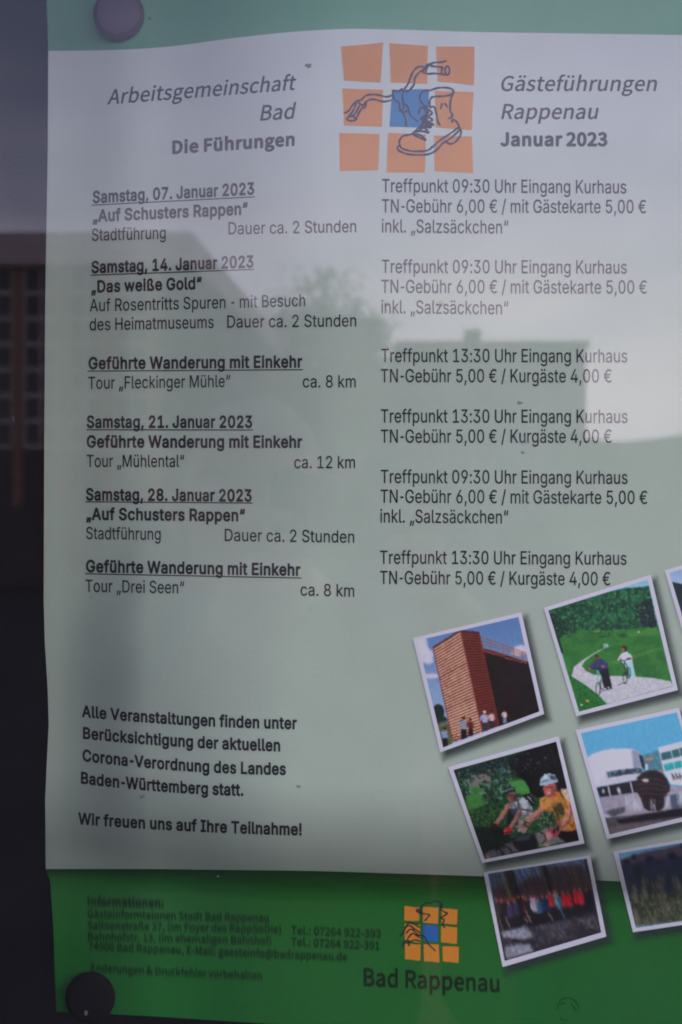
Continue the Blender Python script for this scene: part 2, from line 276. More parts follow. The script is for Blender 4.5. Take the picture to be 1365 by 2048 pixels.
'e': '410|172 -11 63 -3 52 12 52 35 24 34 9 22 -5 9 -64 13 -16 -26 -24 -20 -24 -9 -28 -3 -36 6 -20 8 -25 22 -14 20 -7 20 -4 28 2 5 264 0 6 3 0 64 -6 32 -18 48 -26 34 -20 18 -20 12 -40 14 -40 4 -36 -2 -32 -10 -28 -14 -28 -24 -32 -44 -22 -72 -2 -40 10 -68 13 -36 14 -24 23 -27 28 -21 28 -13|107 228 -2 5 10 32 22 32 30 20 36 6 40 -6 28 -20 21 -32 8 -36',
'f': '260|75 -3 8 -4 60 0 5 4 1 320 6 3 72 0 4 1 4 8 0 48 -4 8 -80 1 -1 47 5 16 12 12 28 6 36 -5 19 59 -7 7 -20 6 -52 2 -36 -10 -16 -8 -19 -17 -19 -28 -6 -20 -1 -64 -3 -3 -64 0 -8 -5 0 -52 4 -8 68 -1 3 -3',
'g': '431|164 -154 43 -4 28 2 60 14 44 28 30 44 8 28 2 32 0 388 -4 7 -64 1 -5 -8 -3 -40 -20 24 -44 24 -44 5 -32 -3 -28 -8 -28 -14 -40 -40 -17 -28 -13 -32 -8 -36 -2 -40 2 -36 7 -36 13 -32 38 -49 52 -30 28 -7 48 -1 24 5 28 12 37 34 -4 -84 -9 -21 -15 -15 -17 -10 -28 -8 -60 2 -34 16 -34 36 -58 -32 10 -24 36 -36 40 -20|179 69 -16 5 -24 16 -14 16 -10 20 -6 20 -6 44 6 48 15 40 25 28 34 15 44 0 20 -7 24 -17 22 -35 11 -44 -3 -72 -18 -40 -24 -26 -36 -12',
'h': '416|47 -3 7 -4 60 0 6 4 1 228 5 39 7 17 21 23 24 13 32 5 24 -3 20 -8 24 -26 8 -24 4 -264 8 -4 60 0 6 8 0 240 -7 56 -10 28 -29 36 -17 12 -51 17 -52 -1 -24 -8 -28 -15 -24 -24 -1 167 -7 7 -60 0 -8 -7',
'i': '173|47 -3 7 -4 60 0 7 8 0 376 -7 9 -60 0 -8 -5|73 437 21 0 16 6 15 14 6 12 1 24 -6 16 -8 9 -20 10 -16 3 -20 -6 -16 -12 -9 -16 -3 -16 6 -20 18 -18',
'k': '387|47 -3 7 -4 60 0 6 4 1 140 33 30 136 -173 80 -1 8 4 1 4 -168 216 153 156 3 8 -9 5 -77 -1 -159 -162 -1 286 -7 7 -60 0 -8 -7',
'l': '195|105 -5 57 -3 20 4 6 7 -13 56 -45 4 -9 20 0 428 -7 5 -60 0 -4 -1 -4 -8 2 -448 7 -24 14 -20',
'm': '616|47 -3 7 -4 60 0 6 4 1 240 4 32 9 19 16 19 24 12 24 4 20 -2 20 -8 20 -19 7 -17 3 -280 6 -4 64 1 4 7 2 264 9 24 17 19 20 11 28 4 20 -1 28 -13 12 -14 8 -18 4 -280 8 -4 64 2 0 286 -5 28 -22 40 -33 28 -44 15 -40 0 -40 -11 -33 -20 -27 -33 -28 39 -20 15 -24 8 -28 3 -36 -5 -40 -23 -20 -21 -3 37 -4 4 -65 0 -4 -8',
'n': '416|47 -3 7 -4 60 0 6 4 1 228 5 39 7 17 21 23 24 13 32 5 24 -3 20 -8 24 -26 8 -24 4 -264 8 -4 60 0 5 4 -1 276 -15 52 -29 36 -17 12 -47 17 -56 -1 -48 -20 -28 -28 -3 40 -5 5 -60 0 -8 -5',
'o': '421|169 -11 38 -4 36 3 32 9 28 13 24 19 24 28 26 56 9 36 -1 80 -8 36 -26 53 -22 27 -26 21 -28 14 -32 9 -72 -1 -28 -7 -32 -17 -45 -43 -28 -56 -7 -36 -4 -40 3 -40 8 -36 12 -32 17 -28 44 -41 32 -16|183 57 -16 4 -20 13 -12 11 -20 34 -12 66 6 48 14 40 27 32 37 16 44 0 36 -18 23 -26 10 -20 11 -48 -4 -68 -15 -40 -29 -31 -36 -14 -20 -3',
'p': '430|47 -146 7 -4 60 0 6 4 2 187 23 -27 41 -23 40 -6 36 2 32 11 44 29 23 27 16 28 18 68 0 76 -7 36 -11 32 -19 32 -40 40 -28 14 -28 8 -32 3 -44 -5 -32 -16 -32 -33 -3 5 0 36 -5 8 -60 0 -7 -4|194 58 -27 12 -14 12 -22 36 -10 48 4 72 15 40 26 29 32 14 44 0 20 -7 27 -20 21 -36 10 -44 -4 -72 -15 -40 -27 -31 -32 -15 -24 -2',
'r': '265|47 -3 7 -4 60 0 6 4 1 240 4 28 13 24 25 20 43 10 42 -2 2 68 -4 5 -36 2 -40 -8 -24 -13 -24 -24 -3 34 -5 5 -60 0 -8 -5',
's': '371|138 -11 71 -3 56 15 36 23 15 17 13 20 6 20 3 24 -3 28 -9 24 -17 21 -19 15 -25 13 -124 35 -13 8 -11 16 1 24 15 20 16 10 36 7 24 -2 28 -13 12 -12 16 -28 64 14 1 8 -5 16 -22 36 -29 24 -37 16 -24 5 -52 0 -48 -13 -24 -13 -28 -26 -19 -41 -2 -24 4 -28 7 -20 18 -24 20 -15 28 -13 120 -34 14 -10 8 -16 -1 -24 -17 -20 -36 -15 -24 -2 -20 2 -32 11 -16 16 -16 32 -67 -16 4 -24 9 -20 26 -32 39 -24',
't': '233|134 -7 57 -3 24 5 5 6 -13 58 -40 -2 -20 5 -10 11 -4 24 0 220 6 3 68 1 4 8 0 52 -8 5 -68 0 -4 90 -68 2 -5 -9 0 -80 -3 -3 -52 -1 -4 -8 0 -52 8 -5 48 0 3 -3 0 -224 4 -32 9 -24 16 -21 24 -16',
'u': '416|148 -8 34 -4 28 2 24 8 28 14 28 30 4 -48 64 -1 5 3 -1 388 -64 2 -8 -4 -1 -230 -5 -36 -14 -26 -12 -14 -28 -15 -28 -4 -24 3 -21 8 -15 12 -11 16 -7 20 -3 264 -7 6 -60 0 -8 -6 0 -244 7 -56 10 -24 27 -36 24 -16',
'z': '386|36 -3 7 -4 296 0 6 4 1 60 -3 5 -204 3 200 263 1 49 -4 8 -293 -1 -2 -59 6 -9 192 -3 -203 -264',
'ä': '395|125 -12 38 -4 52 10 32 17 20 22 3 -33 5 -7 60 0 8 4 1 255 -7 48 -9 24 -21 29 -32 22 -16 6 -68 10 -40 -4 -40 -13 -20 -10 -32 -28 -14 -20 -11 -24 5 -8 64 -16 13 20 23 21 28 12 32 3 40 -10 16 -12 10 -18 4 -28 -2 -8 -8 -8 -155 -28 -45 -23 -24 -29 -7 -16 -5 -36 9 -48 23 -36 16 -14 20 -11|143 55 -28 13 -12 16 -3 32 10 20 29 17 128 25 -1 -58 -9 -24 -18 -21 -28 -16 -16 -4 -24 -3|98 440 17 -4 16 2 12 5 15 17 7 20 -2 16 -11 20 -13 9 -20 5 -16 -2 -16 -9 -12 -15 -5 -20 2 -16 11 -17|242 440 17 -4 16 2 20 12 11 18 2 16 -5 20 -8 13 -20 11 -16 2 -20 -5 -12 -9 -12 -20 0 -24 4 -10',
'ü': '416|148 -8 34 -4 28 2 24 8 28 14 28 30 4 -48 64 -1 5 3 -1 388 -64 2 -8 -4 -1 -230 -5 -36 -14 -26 -12 -14 -28 -15 -28 -4 -24 3 -21 8 -15 12 -11 16 -7 20 -3 264 -7 6 -60 0 -8 -6 0 -244 7 -56 10 -24 27 -36 24 -16|114 440 20 -4 16 3 16 10 12 19 1 24 -5 14 -8 12 -20 11 -24 0 -12 -5 -12 -8 -11 -20 0 -24 5 -12|258 440 32 -2 12 5 16 17 5 12 0 24 -12 20 -13 9 -20 5 -16 -2 -20 -12 -7 -12 -6 -20 3 -16 10 -17',
'“': '306|46 315 7 -4 68 0 6 4 31 192 -5 9 -48 0 -8 -5|169 315 8 -4 68 0 5 4 31 192 -4 8 -48 1 -8 -5',
'„': '293|32 -122 7 -4 48 0 4 4 54 192 -6 8 -72 0 -5 -4|155 -122 8 -4 44 0 7 4 54 192 -5 8 -72 0 -5 -4',
'€': '470|249 -10 40 -4 52 7 44 15 44 34 -26 56 -6 5 -36 -23 -47 -18 -49 0 -28 8 -20 12 -35 36 -23 52 142 3 26 53 -1 8 -5 2 -168 0 -4 2 -1 16 1 16 4 2 193 2 24 52 -5 10 -206 2 21 48 18 24 23 19 40 17 28 3 36 -5 36 -16 36 -26 7 4 24 52 1 8 -44 33 -44 17 -28 5 -24 2 -44 -5 -36 -11 -36 -19 -28 -23 -26 -31 -29 -60 -11 -36 -50 -4 -20 -56 8 -6 52 0 2 -6 -2 -30 -40 -2 -19 -52 1 -8 66 -2 23 -62 20 -36 25 -30 32 -26 32 -17',
}
GLYPHS_NARROW_BOLD = {
' ': '188|',
'!': '222|73 -29 26 -4 36 9 25 23 9 20 2 36 -8 24 -24 24 -20 10 -36 1 -20 -8 -27 -23 -9 -20 -4 -24 8 -32 24 -27|52 135 15 -4 68 1 13 7 9 16 4 356 -6 16 -16 10 -80 1 -16 -8 -8 -15 3 -356 5 -15',
',': '214|23 -144 14 -4 52 0 12 6 9 10 56 200 -3 16 -14 13 -84 3 -12 -4 -11 -12 -33 -200 3 -16',
'-': '326|67 163 14 -4 172 2 12 9 6 13 -2 72 -9 12 -15 6 -164 0 -12 -3 -12 -11 -4 -16 1 -60 5 -12',
'.': '214|70 -29 27 -4 32 7 20 15 16 26 5 24 -3 24 -16 28 -22 17 -32 8 -24 -4 -28 -16 -17 -21 -7 -32 7 -36 16 -20',
'0': '479|189 -32 38 -4 44 5 36 12 36 22 28 27 23 34 25 64 12 64 3 64 -7 92 -15 56 -18 40 -27 39 -28 25 -28 18 -44 15 -36 4 -44 -4 -40 -13 -36 -22 -27 -26 -25 -36 -18 -40 -14 -52 -5 -36 -3 -64 7 -92 15 -56 18 -40 24 -35 31 -29 33 -20|219 80 -20 5 -16 10 -22 33 -17 52 -6 76 6 72 16 52 26 36 21 11 20 4 18 -3 22 -12 27 -36 15 -52 6 -76 -6 -72 -16 -52 -12 -20 -22 -21 -16 -6',
'1': '479|61 -25 14 -4 316 0 16 5 12 15 1 68 -9 17 -16 8 -84 0 -6 3 0 424 -6 16 -12 9 -100 0 -117 -85 -10 -12 -3 -84 6 -15 12 -9 12 -2 12 3 84 59 0 -304 -4 -3 -104 0 -20 -9 -8 -16 0 -60 4 -14',
'2': '479|49 -25 14 -4 328 0 13 4 11 12 3 72 -4 12 -11 11 -12 4 -164 2 -5 3 137 150 30 46 17 44 4 44 -2 28 -10 32 -12 24 -19 26 -48 38 -32 12 -60 10 -68 -10 -56 -30 -23 -22 -20 -28 -20 -56 -3 -36 4 -16 14 -12 72 -2 16 5 11 13 5 36 11 20 17 15 24 7 36 -2 24 -11 17 -21 3 -24 -7 -32 -25 -39 -219 -237 -5 -16 0 -52 6 -12',
'3': '479|175 -32 44 -4 36 2 68 21 52 38 20 26 15 29 12 60 -2 36 -10 32 -14 28 -21 28 -24 21 -32 18 -36 13 115 132 3 64 -6 15 -12 9 -316 2 -15 -6 -9 -12 -2 -72 5 -12 9 -9 12 -4 152 0 6 -3 -94 -108 -3 -64 5 -16 18 -12 72 -3 40 -10 21 -15 15 -32 0 -32 -16 -28 -32 -17 -32 -4 -32 4 -28 13 -14 16 -12 36 -14 11 -80 2 -19 -13 -5 -16 5 -36 10 -28 17 -29 48 -43 28 -13',
'4': '479|267 -25 12 -4 64 0 16 5 13 19 1 80 50 3 13 9 6 16 0 60 -5 16 -18 12 -47 4 0 128 -9 16 -12 7 -72 1 -20 -12 -6 -16 -2 -125 -90 1 177 304 2 12 -4 12 -9 10 -12 5 -72 0 -19 -11 -208 -352 -5 -16 1 -60 7 -14 12 -8 220 -1 2 -81 6 -12',
'7': '479|82 -25 15 -4 72 0 12 5 10 11 227 452 2 72 -4 12 -11 11 -16 4 -328 0 -16 -6 -8 -9 -4 -12 0 -64 6 -12 10 -9 12 -3 216 0 -207 -412 -1 -20',
'8': '479|180 -32 47 -4 36 2 32 7 36 13 28 16 26 22 32 48 10 32 3 32 -9 52 -22 43 -36 37 34 48 10 32 4 36 -11 56 -29 44 -25 24 -51 26 -36 9 -68 -1 -32 -7 -48 -24 -27 -23 -19 -24 -13 -24 -8 -32 -3 -32 12 -56 16 -28 20 -24 -26 -24 -26 -40 -13 -44 2 -60 23 -52 23 -28 23 -19 28 -16|203 80 -33 12 -11 8 -10 16 -5 24 10 32 27 24 26 9 36 0 28 -9 21 -16 12 -20 3 -24 -8 -28 -16 -15 -24 -11 -32 -4|215 320 -24 6 -20 18 -8 20 2 32 14 20 20 11 28 4 24 -4 20 -9 12 -14 6 -20 -2 -28 -12 -20 -16 -11 -20 -5',
'A': '506|1 -25 14 -4 72 0 18 8 8 12 42 120 4 2 164 0 44 -122 12 -15 16 -5 72 0 12 5 10 11 1 24 -187 508 -14 16 -90 3 -12 -4 -11 -11 -188 -516 2 -20|199 228 -2 3 42 124 43 -124 -7 -3',
'B': '482|45 -25 14 -4 188 0 76 9 61 27 23 21 19 27 19 52 -1 60 -6 28 -12 24 -15 22 -29 26 29 37 10 23 5 24 -1 52 -21 56 -33 38 -28 19 -32 13 -68 9 -184 0 -16 -6 -8 -9 -4 -16 0 -508 4 -14|155 86 0 115 92 1 32 -5 24 -12 19 -26 3 -36 -13 -20 -13 -8 -56 -9|155 314 0 109 108 -2 20 -7 16 -15 6 -16 1 -24 -10 -20 -13 -12 -20 -9 -24 -4',
'C': '536|221 -32 46 -4 56 6 52 17 24 13 40 31 21 25 25 44 17 56 -5 20 -14 11 -84 1 -15 -12 -14 -36 -23 -30 -28 -18 -24 -7 -28 -3 -44 8 -24 11 -33 31 -14 24 -12 32 -8 64 9 72 11 28 14 24 17 18 36 24 24 6 28 3 24 -3 32 -11 32 -26 17 -31 8 -24 15 -12 80 0 12 5 8 11 3 16 -16 56 -31 51 -19 21 -37 29 -28 15 -48 15 -56 6 -56 -7 -48 -15 -32 -17 -40 -33 -32 -41 -27 -52 -16 -60 -5 -68 5 -64 15 -56 25 -52 35 -44 44 -36 28 -15',
'D': '528|45 -25 14 -4 164 0 32 2 56 10 52 22 24 15 38 35 21 28 24 48 16 60 5 64 -5 64 -16 60 -35 64 -32 35 -35 25 -53 23 -32 7 -56 5 -168 0 -12 -3 -12 -11 -4 -17 0 -508 4 -14|155 86 0 337 68 0 60 -10 24 -11 32 -30 22 -49 7 -36 0 -64 -15 -60 -30 -43 -20 -14 -24 -10 -32 -7',
'E': '445|45 -25 14 -4 316 0 12 3 12 10 5 15 0 60 -5 14 -12 10 -233 4 1 113 204 0 19 11 6 20 -1 62 -8 14 -12 7 -208 1 0 108 228 2 12 10 6 16 -1 64 -13 19 -16 4 -312 0 -12 -3 -12 -11 -4 -17 0 -508 4 -14',
'G': '546|221 -32 46 -4 48 4 44 12 32 14 28 18 35 32 22 32 18 40 10 40 2 108 -11 15 -20 6 -192 0 -21 -9 -8 -16 0 -60 9 -22 16 -8 103 -2 -10 -28 -13 -20 -28 -23 -16 -7 -44 -8 -52 9 -38 25 -29 40 -12 32 -8 64 8 68 12 32 14 24 34 32 39 16 24 3 28 -2 28 -9 36 -28 30 -56 18 -12 76 0 15 8 8 12 0 16 -16 52 -26 44 -17 20 -40 33 -28 15 -28 12 -52 11 -60 0 -50 -11 -50 -23 -25 -17 -38 -40 -30 -48 -19 -52 -11 -64 0 -68 11 -60 20 -56 16 -28 32 -41 43 -35 49 -22',
'I': '327|16 -25 14 -4 240 0 16 6 9 10 3 72 -6 16 -18 11 -60 0 -2 5 0 328 2 4 60 0 12 6 8 8 4 14 0 60 -4 13 -12 11 -12 3 -240 0 -16 -6 -8 -9 -4 -12 0 -60 6 -16 18 -12 60 0 3 -4 0 -328 -3 -5 -60 0 -12 -6 -8 -8 -4 -13 0 -64 6 -12',
'J': '422|150 -32 34 -4 48 5 44 16 36 25 20 22 26 52 7 60 0 364 -5 17 -16 12 -76 1 -16 -8 -8 -14 -1 -368 -3 -26 -12 -26 -24 -14 -20 -3 -20 4 -20 11 -10 14 -5 16 -4 60 -17 16 -80 2 -13 -6 -9 -12 -2 -40 7 -56 10 -28 15 -26 20 -23 36 -25',
'L': '419|45 -25 14 -4 304 0 18 8 9 16 -1 68 -6 13 -12 8 -217 3 0 424 -7 17 -16 9 -76 1 -16 -9 -7 -14 -1 -516 4 -14',
'R': '475|45 -25 14 -4 68 0 13 4 11 12 3 12 0 168 5 2 71 -2 97 -180 11 -12 13 -4 80 0 12 4 11 12 3 12 -2 12 -100 184 43 36 29 52 9 40 -1 64 -7 32 -28 52 -25 24 -28 19 -36 14 -76 10 -176 0 -16 -6 -8 -9 -4 -16 0 -508 4 -14|155 285 0 138 100 -1 32 -10 16 -13 12 -32 0 -28 -6 -24 -14 -16 -20 -10 -20 -4',
'S': '473|175 -34 50 -4 40 2 40 9 56 26 29 23 19 24 16 28 9 32 2 56 -7 28 -12 27 -37 41 -59 34 -140 43 -20 11 -14 16 0 28 14 20 28 15 36 5 44 -8 16 -9 18 -19 10 -32 16 -12 76 -1 20 13 5 16 -4 32 -9 28 -20 32 -38 36 -30 18 -32 12 -32 6 -76 0 -36 -8 -53 -24 -27 -20 -21 -24 -16 -28 -10 -32 -3 -36 5 -36 14 -36 26 -32 29 -22 36 -17 152 -49 19 -12 10 -12 1 -28 -18 -26 -36 -17 -36 -5 -36 4 -34 16 -14 16 -12 38 -16 13 -80 1 -18 -12 -6 -16 6 -40 12 -32 30 -43 28 -23 32 -18',
'T': '475|178 -25 13 -4 68 0 13 4 11 12 3 12 1 424 132 0 16 6 11 18 0 64 -6 16 -10 8 -15 3 -384 0 -16 -6 -10 -13 -2 -72 6 -12 8 -8 14 -4 132 0 1 -424 3 -12',
'V': '506|189 -25 14 -4 80 0 12 6 9 10 186 512 0 20 -15 16 -84 3 -12 -5 -9 -10 -127 -365 -4 -1 -132 370 -20 11 -72 0 -16 -6 -8 -9 -4 -12 2 -12 187 -508',
'W': '712|140 -25 15 -4 76 0 14 4 10 10 88 319 88 -320 12 -10 12 -3 76 0 20 9 8 15 139 508 0 12 -7 14 -20 9 -68 0 -16 -5 -9 -10 -83 -319 -4 -5 -83 316 -13 19 -12 4 -80 0 -12 -4 -10 -11 -86 -323 -4 4 -84 320 -12 11 -12 3 -68 0 -20 -9 -7 -14 1 -16 138 -508',
'a': '415|123 -34 38 -4 24 2 40 10 24 12 24 -15 68 0 15 7 8 12 2 260 -7 56 -12 28 -26 36 -36 24 -20 8 -72 11 -44 -4 -44 -13 -28 -15 -35 -31 -17 -24 -12 -28 0 -16 12 -15 72 -22 20 6 28 35 28 13 24 3 24 -4 14 -8 9 -12 0 -20 -127 -19 -52 -20 -33 -25 -22 -36 -9 -48 2 -28 7 -28 13 -24 15 -20 23 -20 24 -13|145 78 -16 7 -6 9 -1 20 7 9 16 9 100 17 2 -11 -4 -20 -20 -28 -34 -14',
'b': '450|191 -33 37 -4 36 2 36 12 28 14 26 20 24 28 20 36 19 72 0 80 -8 40 -13 39 -20 33 -44 44 -32 17 -36 11 -60 1 -44 -12 -16 -10 -1 121 -6 16 -21 11 -72 -1 -14 -10 -6 -16 1 -520 8 -12 15 -8 68 0 12 5 12 14 20 -12|200 79 -20 9 -12 11 -16 28 -9 40 3 64 13 36 21 23 24 9 32 0 28 -13 19 -23 15 -48 0 -52 -9 -36 -26 -36 -27 -13',
'c': '422|167 -33 38 -4 44 3 58 21 32 24 25 28 13 20 15 40 -3 16 -12 12 -72 19 -20 -7 -19 -36 -13 -13 -20 -10 -28 -4 -28 5 -24 17 -12 17 -14 52 0 44 10 40 14 24 14 13 28 12 40 -3 19 -10 12 -12 21 -36 16 -6 72 17 16 17 1 16 -14 36 -23 34 -15 14 -49 30 -60 16 -60 -2 -32 -9 -36 -18 -27 -21 -25 -28 -19 -32 -14 -36 -7 -36 -4 -44 4 -44 9 -40 13 -32 16 -28 26 -29 28 -22 32 -16',
'd': '450|154 -33 67 -3 28 7 36 19 8 -11 12 -7 68 -1 16 6 11 14 1 520 -6 16 -14 10 -72 1 -21 -11 -6 -16 -1 -121 -32 15 -28 7 -60 -1 -32 -9 -32 -16 -28 -23 -24 -28 -17 -32 -20 -68 -3 -44 3 -48 7 -36 12 -32 20 -36 24 -28 26 -20|185 78 -12 4 -20 16 -17 29 -9 40 0 48 8 36 18 29 20 15 12 4 36 0 32 -17 20 -30 8 -41 0 -48 -10 -40 -18 -28 -17 -12 -15 -5',
'e': '430|170 -33 71 -3 32 6 40 17 28 19 28 29 15 24 10 28 -3 16 -10 12 -72 19 -22 -7 -17 -28 -13 -12 -16 -8 -20 -3 -28 1 -28 10 -18 16 -11 16 -6 16 3 5 240 0 16 6 9 13 1 72 -7 36 -20 52 -16 24 -35 35 -24 14 -44 16 -48 5 -36 -2 -36 -10 -36 -19 -28 -23 -21 -24 -17 -28 -23 -76 -3 -48 10 -72 16 -40 16 -28 26 -30 28 -21 36 -17|133 251 11 20 17 17 16 8 28 5 20 -2 20 -8 18 -20 10 -20',
'f': '280|66 -25 15 -4 64 0 16 7 9 13 1 304 66 4 15 12 5 16 0 56 -8 16 -16 9 -60 0 -1 23 9 12 16 2 32 -6 12 4 9 8 22 68 -4 16 -15 13 -28 8 -40 3 -40 -6 -26 -10 -33 -24 -25 -36 -8 -28 -1 -44 -3 -3 -52 -1 -12 -8 -7 -12 -1 -64 8 -16 16 -9 48 0 3 -3 0 -296 5 -15',
'g': '451|162 -176 43 -4 36 2 60 15 52 32 20 23 18 32 8 32 2 36 0 388 -6 16 -14 11 -72 1 -16 -8 -8 -12 -24 13 -40 11 -60 -1 -32 -9 -32 -16 -30 -26 -20 -24 -17 -28 -15 -36 -8 -40 -2 -40 2 -40 7 -36 16 -40 39 -53 56 -35 36 -10 60 -1 61 19 -3 -24 -8 -16 -21 -16 -21 -6 -40 -1 -24 6 -20 13 -24 28 -16 8 -16 -3 -61 -37 -6 -12 2 -16 11 -20 28 -32 38 -26|181 91 -29 17 -17 28 -10 56 5 40 14 36 18 20 27 11 32 0 16 -5 20 -14 16 -28 9 -36 -3 -64 -13 -32 -17 -20 -28 -10',
'h': '436|38 -25 14 -4 64 0 13 4 11 12 3 12 1 248 7 20 13 17 20 12 16 3 40 -6 18 -18 6 -16 3 -28 0 -232 5 -15 20 -13 68 0 17 8 9 16 0 248 -7 60 -13 32 -31 40 -23 17 -52 19 -64 0 -52 -20 -2 124 -9 16 -13 6 -72 1 -16 -9 -7 -14 -1 -516 4 -14',
'i': '193|38 -25 14 -4 68 1 14 7 9 16 0 384 -7 19 -16 9 -74 0 -14 -8 -8 -16 0 -384 4 -14|72 415 28 0 20 8 24 22 10 22 0 32 -10 23 -24 21 -32 10 -24 -3 -28 -15 -16 -20 -8 -28 3 -24 11 -20 22 -20',
'k': '407|38 -25 14 -4 64 0 12 4 9 8 6 16 0 128 9 7 128 -159 12 -4 84 0 16 8 9 16 -5 21 -156 199 141 144 8 16 -3 16 -10 12 -12 5 -92 -3 -128 -128 -1 234 -7 17 -16 9 -72 1 -16 -9 -7 -14 -1 -516 4 -14',
'l': '215|101 -27 39 -4 48 6 16 10 6 20 -12 56 -6 12 -16 9 -28 -1 -5 4 -1 432 -7 12 -15 8 -68 1 -20 -9 -8 -20 2 -452 10 -32 16 -24 24 -18',
'm': '636|38 -25 14 -4 64 0 13 4 11 12 3 12 1 256 8 20 12 15 16 8 20 3 26 -6 13 -12 5 -12 1 -272 3 -12 8 -10 16 -6 64 0 16 6 9 10 3 12 1 260 7 19 11 13 13 7 24 3 12 -1 20 -8 13 -21 2 -272 3 -12 10 -11 12 -5 68 0 16 7 10 21 0 260 -8 56 -26 48 -20 21 -20 13 -52 17 -44 0 -28 -6 -40 -18 -28 -23 -36 32 -36 13 -28 3 -36 -4 -44 -20 -12 12 -12 5 -64 0 -16 -6 -9 -11 -3 -12 0 -380 4 -14',
'n': '436|38 -25 14 -4 64 0 13 4 11 12 3 12 1 248 7 20 13 17 20 12 24 4 20 -2 15 -7 15 -16 6 -16 3 -28 0 -232 3 -12 10 -11 16 -5 64 0 20 12 6 16 -2 276 -6 32 -12 28 -31 40 -23 17 -52 19 -32 2 -36 -3 -52 -21 -12 14 -16 5 -64 0 -19 -13 -5 -16 0 -380 4 -14',
'o': '441|167 -33 38 -4 40 3 36 10 36 17 27 22 24 28 18 32 21 68 3 44 -3 44 -9 40 -13 32 -16 28 -27 32 -29 22 -32 16 -36 10 -76 0 -36 -10 -34 -18 -26 -21 -27 -31 -16 -28 -13 -32 -8 -40 -4 -44 4 -44 9 -40 13 -32 16 -28 26 -29 28 -22 32 -16|185 79 -12 4 -20 15 -18 29 -10 60 5 40 13 36 20 24 26 12 36 0 16 -5 20 -15 19 -32 9 -40 -3 -60 -14 -36 -23 -24 -24 -10 -20 -1',
'p': '450|38 -168 14 -4 64 0 12 4 9 8 6 16 1 130 36 -17 28 -5 56 1 32 10 32 16 28 22 22 27 18 32 13 36 8 40 0 80 -8 40 -12 36 -21 35 -44 44 -32 17 -36 11 -60 1 -44 -12 -20 -13 -8 13 -12 7 -68 1 -16 -6 -9 -10 -3 -12 0 -524 4 -14|200 79 -29 17 -20 32 -8 40 3 64 14 36 18 20 26 11 32 0 28 -13 19 -22 15 -52 0 -48 -9 -36 -25 -36 -28 -14',
'r': '285|38 -25 14 -4 64 0 13 4 11 12 3 12 2 256 11 21 20 15 32 6 40 -4 20 14 4 12 0 68 -4 12 -12 11 -40 4 -28 -2 -48 -19 -24 15 -64 0 -15 -5 -10 -12 -3 -392 4 -14',
's': '391|137 -33 74 -3 32 6 32 11 40 26 18 20 15 24 9 28 3 28 -4 32 -11 28 -22 28 -20 16 -32 16 -108 29 -16 7 -8 8 1 12 11 12 36 9 20 -3 16 -7 22 -35 18 -11 68 14 16 10 6 15 -1 12 -9 24 -20 32 -36 32 -48 21 -28 4 -52 0 -56 -16 -26 -13 -34 -32 -14 -24 -8 -24 -3 -28 4 -32 10 -28 20 -28 25 -20 30 -14 112 -30 18 -12 1 -12 -11 -13 -24 -10 -20 -2 -20 2 -24 10 -11 13 -13 28 -16 9 -72 -14 -14 -11 -6 -16 7 -32 26 -44 39 -32 24 -12',
't': '253|131 -29 66 -3 32 10 12 17 0 16 -16 61 -20 11 -44 -3 -4 3 -2 16 0 196 6 3 48 0 16 9 8 16 0 60 -8 16 -12 8 -56 1 -2 67 -13 20 -13 5 -68 0 -16 -8 -8 -13 -1 -68 -3 -3 -36 -1 -17 -16 -3 -68 5 -12 11 -10 43 -6 0 -204 3 -32 11 -28 23 -32 28 -18',
'u': '436|146 -30 34 -4 32 2 32 10 24 12 12 -13 12 -5 68 -1 12 4 10 11 4 16 0 376 -4 16 -10 10 -12 4 -68 0 -12 -5 -9 -9 -4 -16 -1 -244 -9 -24 -13 -17 -20 -11 -20 -3 -36 8 -17 19 -6 16 -2 256 -4 16 -19 13 -64 1 -16 -3 -12 -11 -4 -16 0 -240 1 -32 7 -32 13 -32 32 -40 27 -18',
'w': '593|123 -25 15 -4 64 0 20 12 60 203 4 -3 60 -202 20 -10 64 0 19 8 8 12 116 380 0 16 -7 12 -16 9 -68 0 -12 -2 -12 -8 -6 -11 -54 -196 -58 204 -10 9 -12 4 -68 0 -12 -4 -14 -17 -54 -197 -60 207 -12 9 -12 2 -68 0 -16 -9 -7 -12 0 -16 115 -380',
'ß': '468|225 -32 42 -4 32 2 48 12 29 14 20 16 27 40 7 28 1 44 -6 28 -20 36 -22 24 -64 52 -4 8 2 16 35 56 8 32 -1 52 -8 28 -13 24 -26 28 -37 24 -28 10 -52 7 -48 -8 -33 -13 -31 -23 -24 -28 -21 -49 -7 -64 0 -360 8 -20 16 -9 72 0 16 9 8 14 44 -20|151 64 2 324 5 20 13 15 12 5 28 0 24 -13 8 -31 -4 -16 -34 -48 -7 -16 -4 -32 6 -40 21 -36 86 -75 5 -17 -9 -17 -20 -7 -16 -1 -32 4 -40 19 -16 0 -15 -10 -9 -19 -4 -1',
'ü': '436|146 -30 34 -4 32 2 32 10 24 12 12 -13 12 -5 68 -1 12 4 10 11 4 16 0 376 -4 16 -10 10 -12 4 -68 0 -12 -5 -9 -9 -4 -16 -1 -244 -9 -24 -13 -17 -20 -11 -20 -3 -36 8 -17 19 -6 16 -2 256 -4 16 -19 13 -64 1 -16 -3 -12 -11 -4 -16 0 -240 1 -32 7 -32 13 -32 32 -40 27 -18|110 418 26 -4 30 8 18 14 15 26 2 36 -8 20 -13 17 -28 15 -32 1 -20 -7 -19 -14 -15 -28 -1 -32 7 -20 12 -16|253 418 27 -4 30 8 22 20 11 20 2 36 -8 20 -13 16 -28 16 -32 1 -20 -7 -19 -14 -15 -28 -3 -20 9 -32 12 -16',
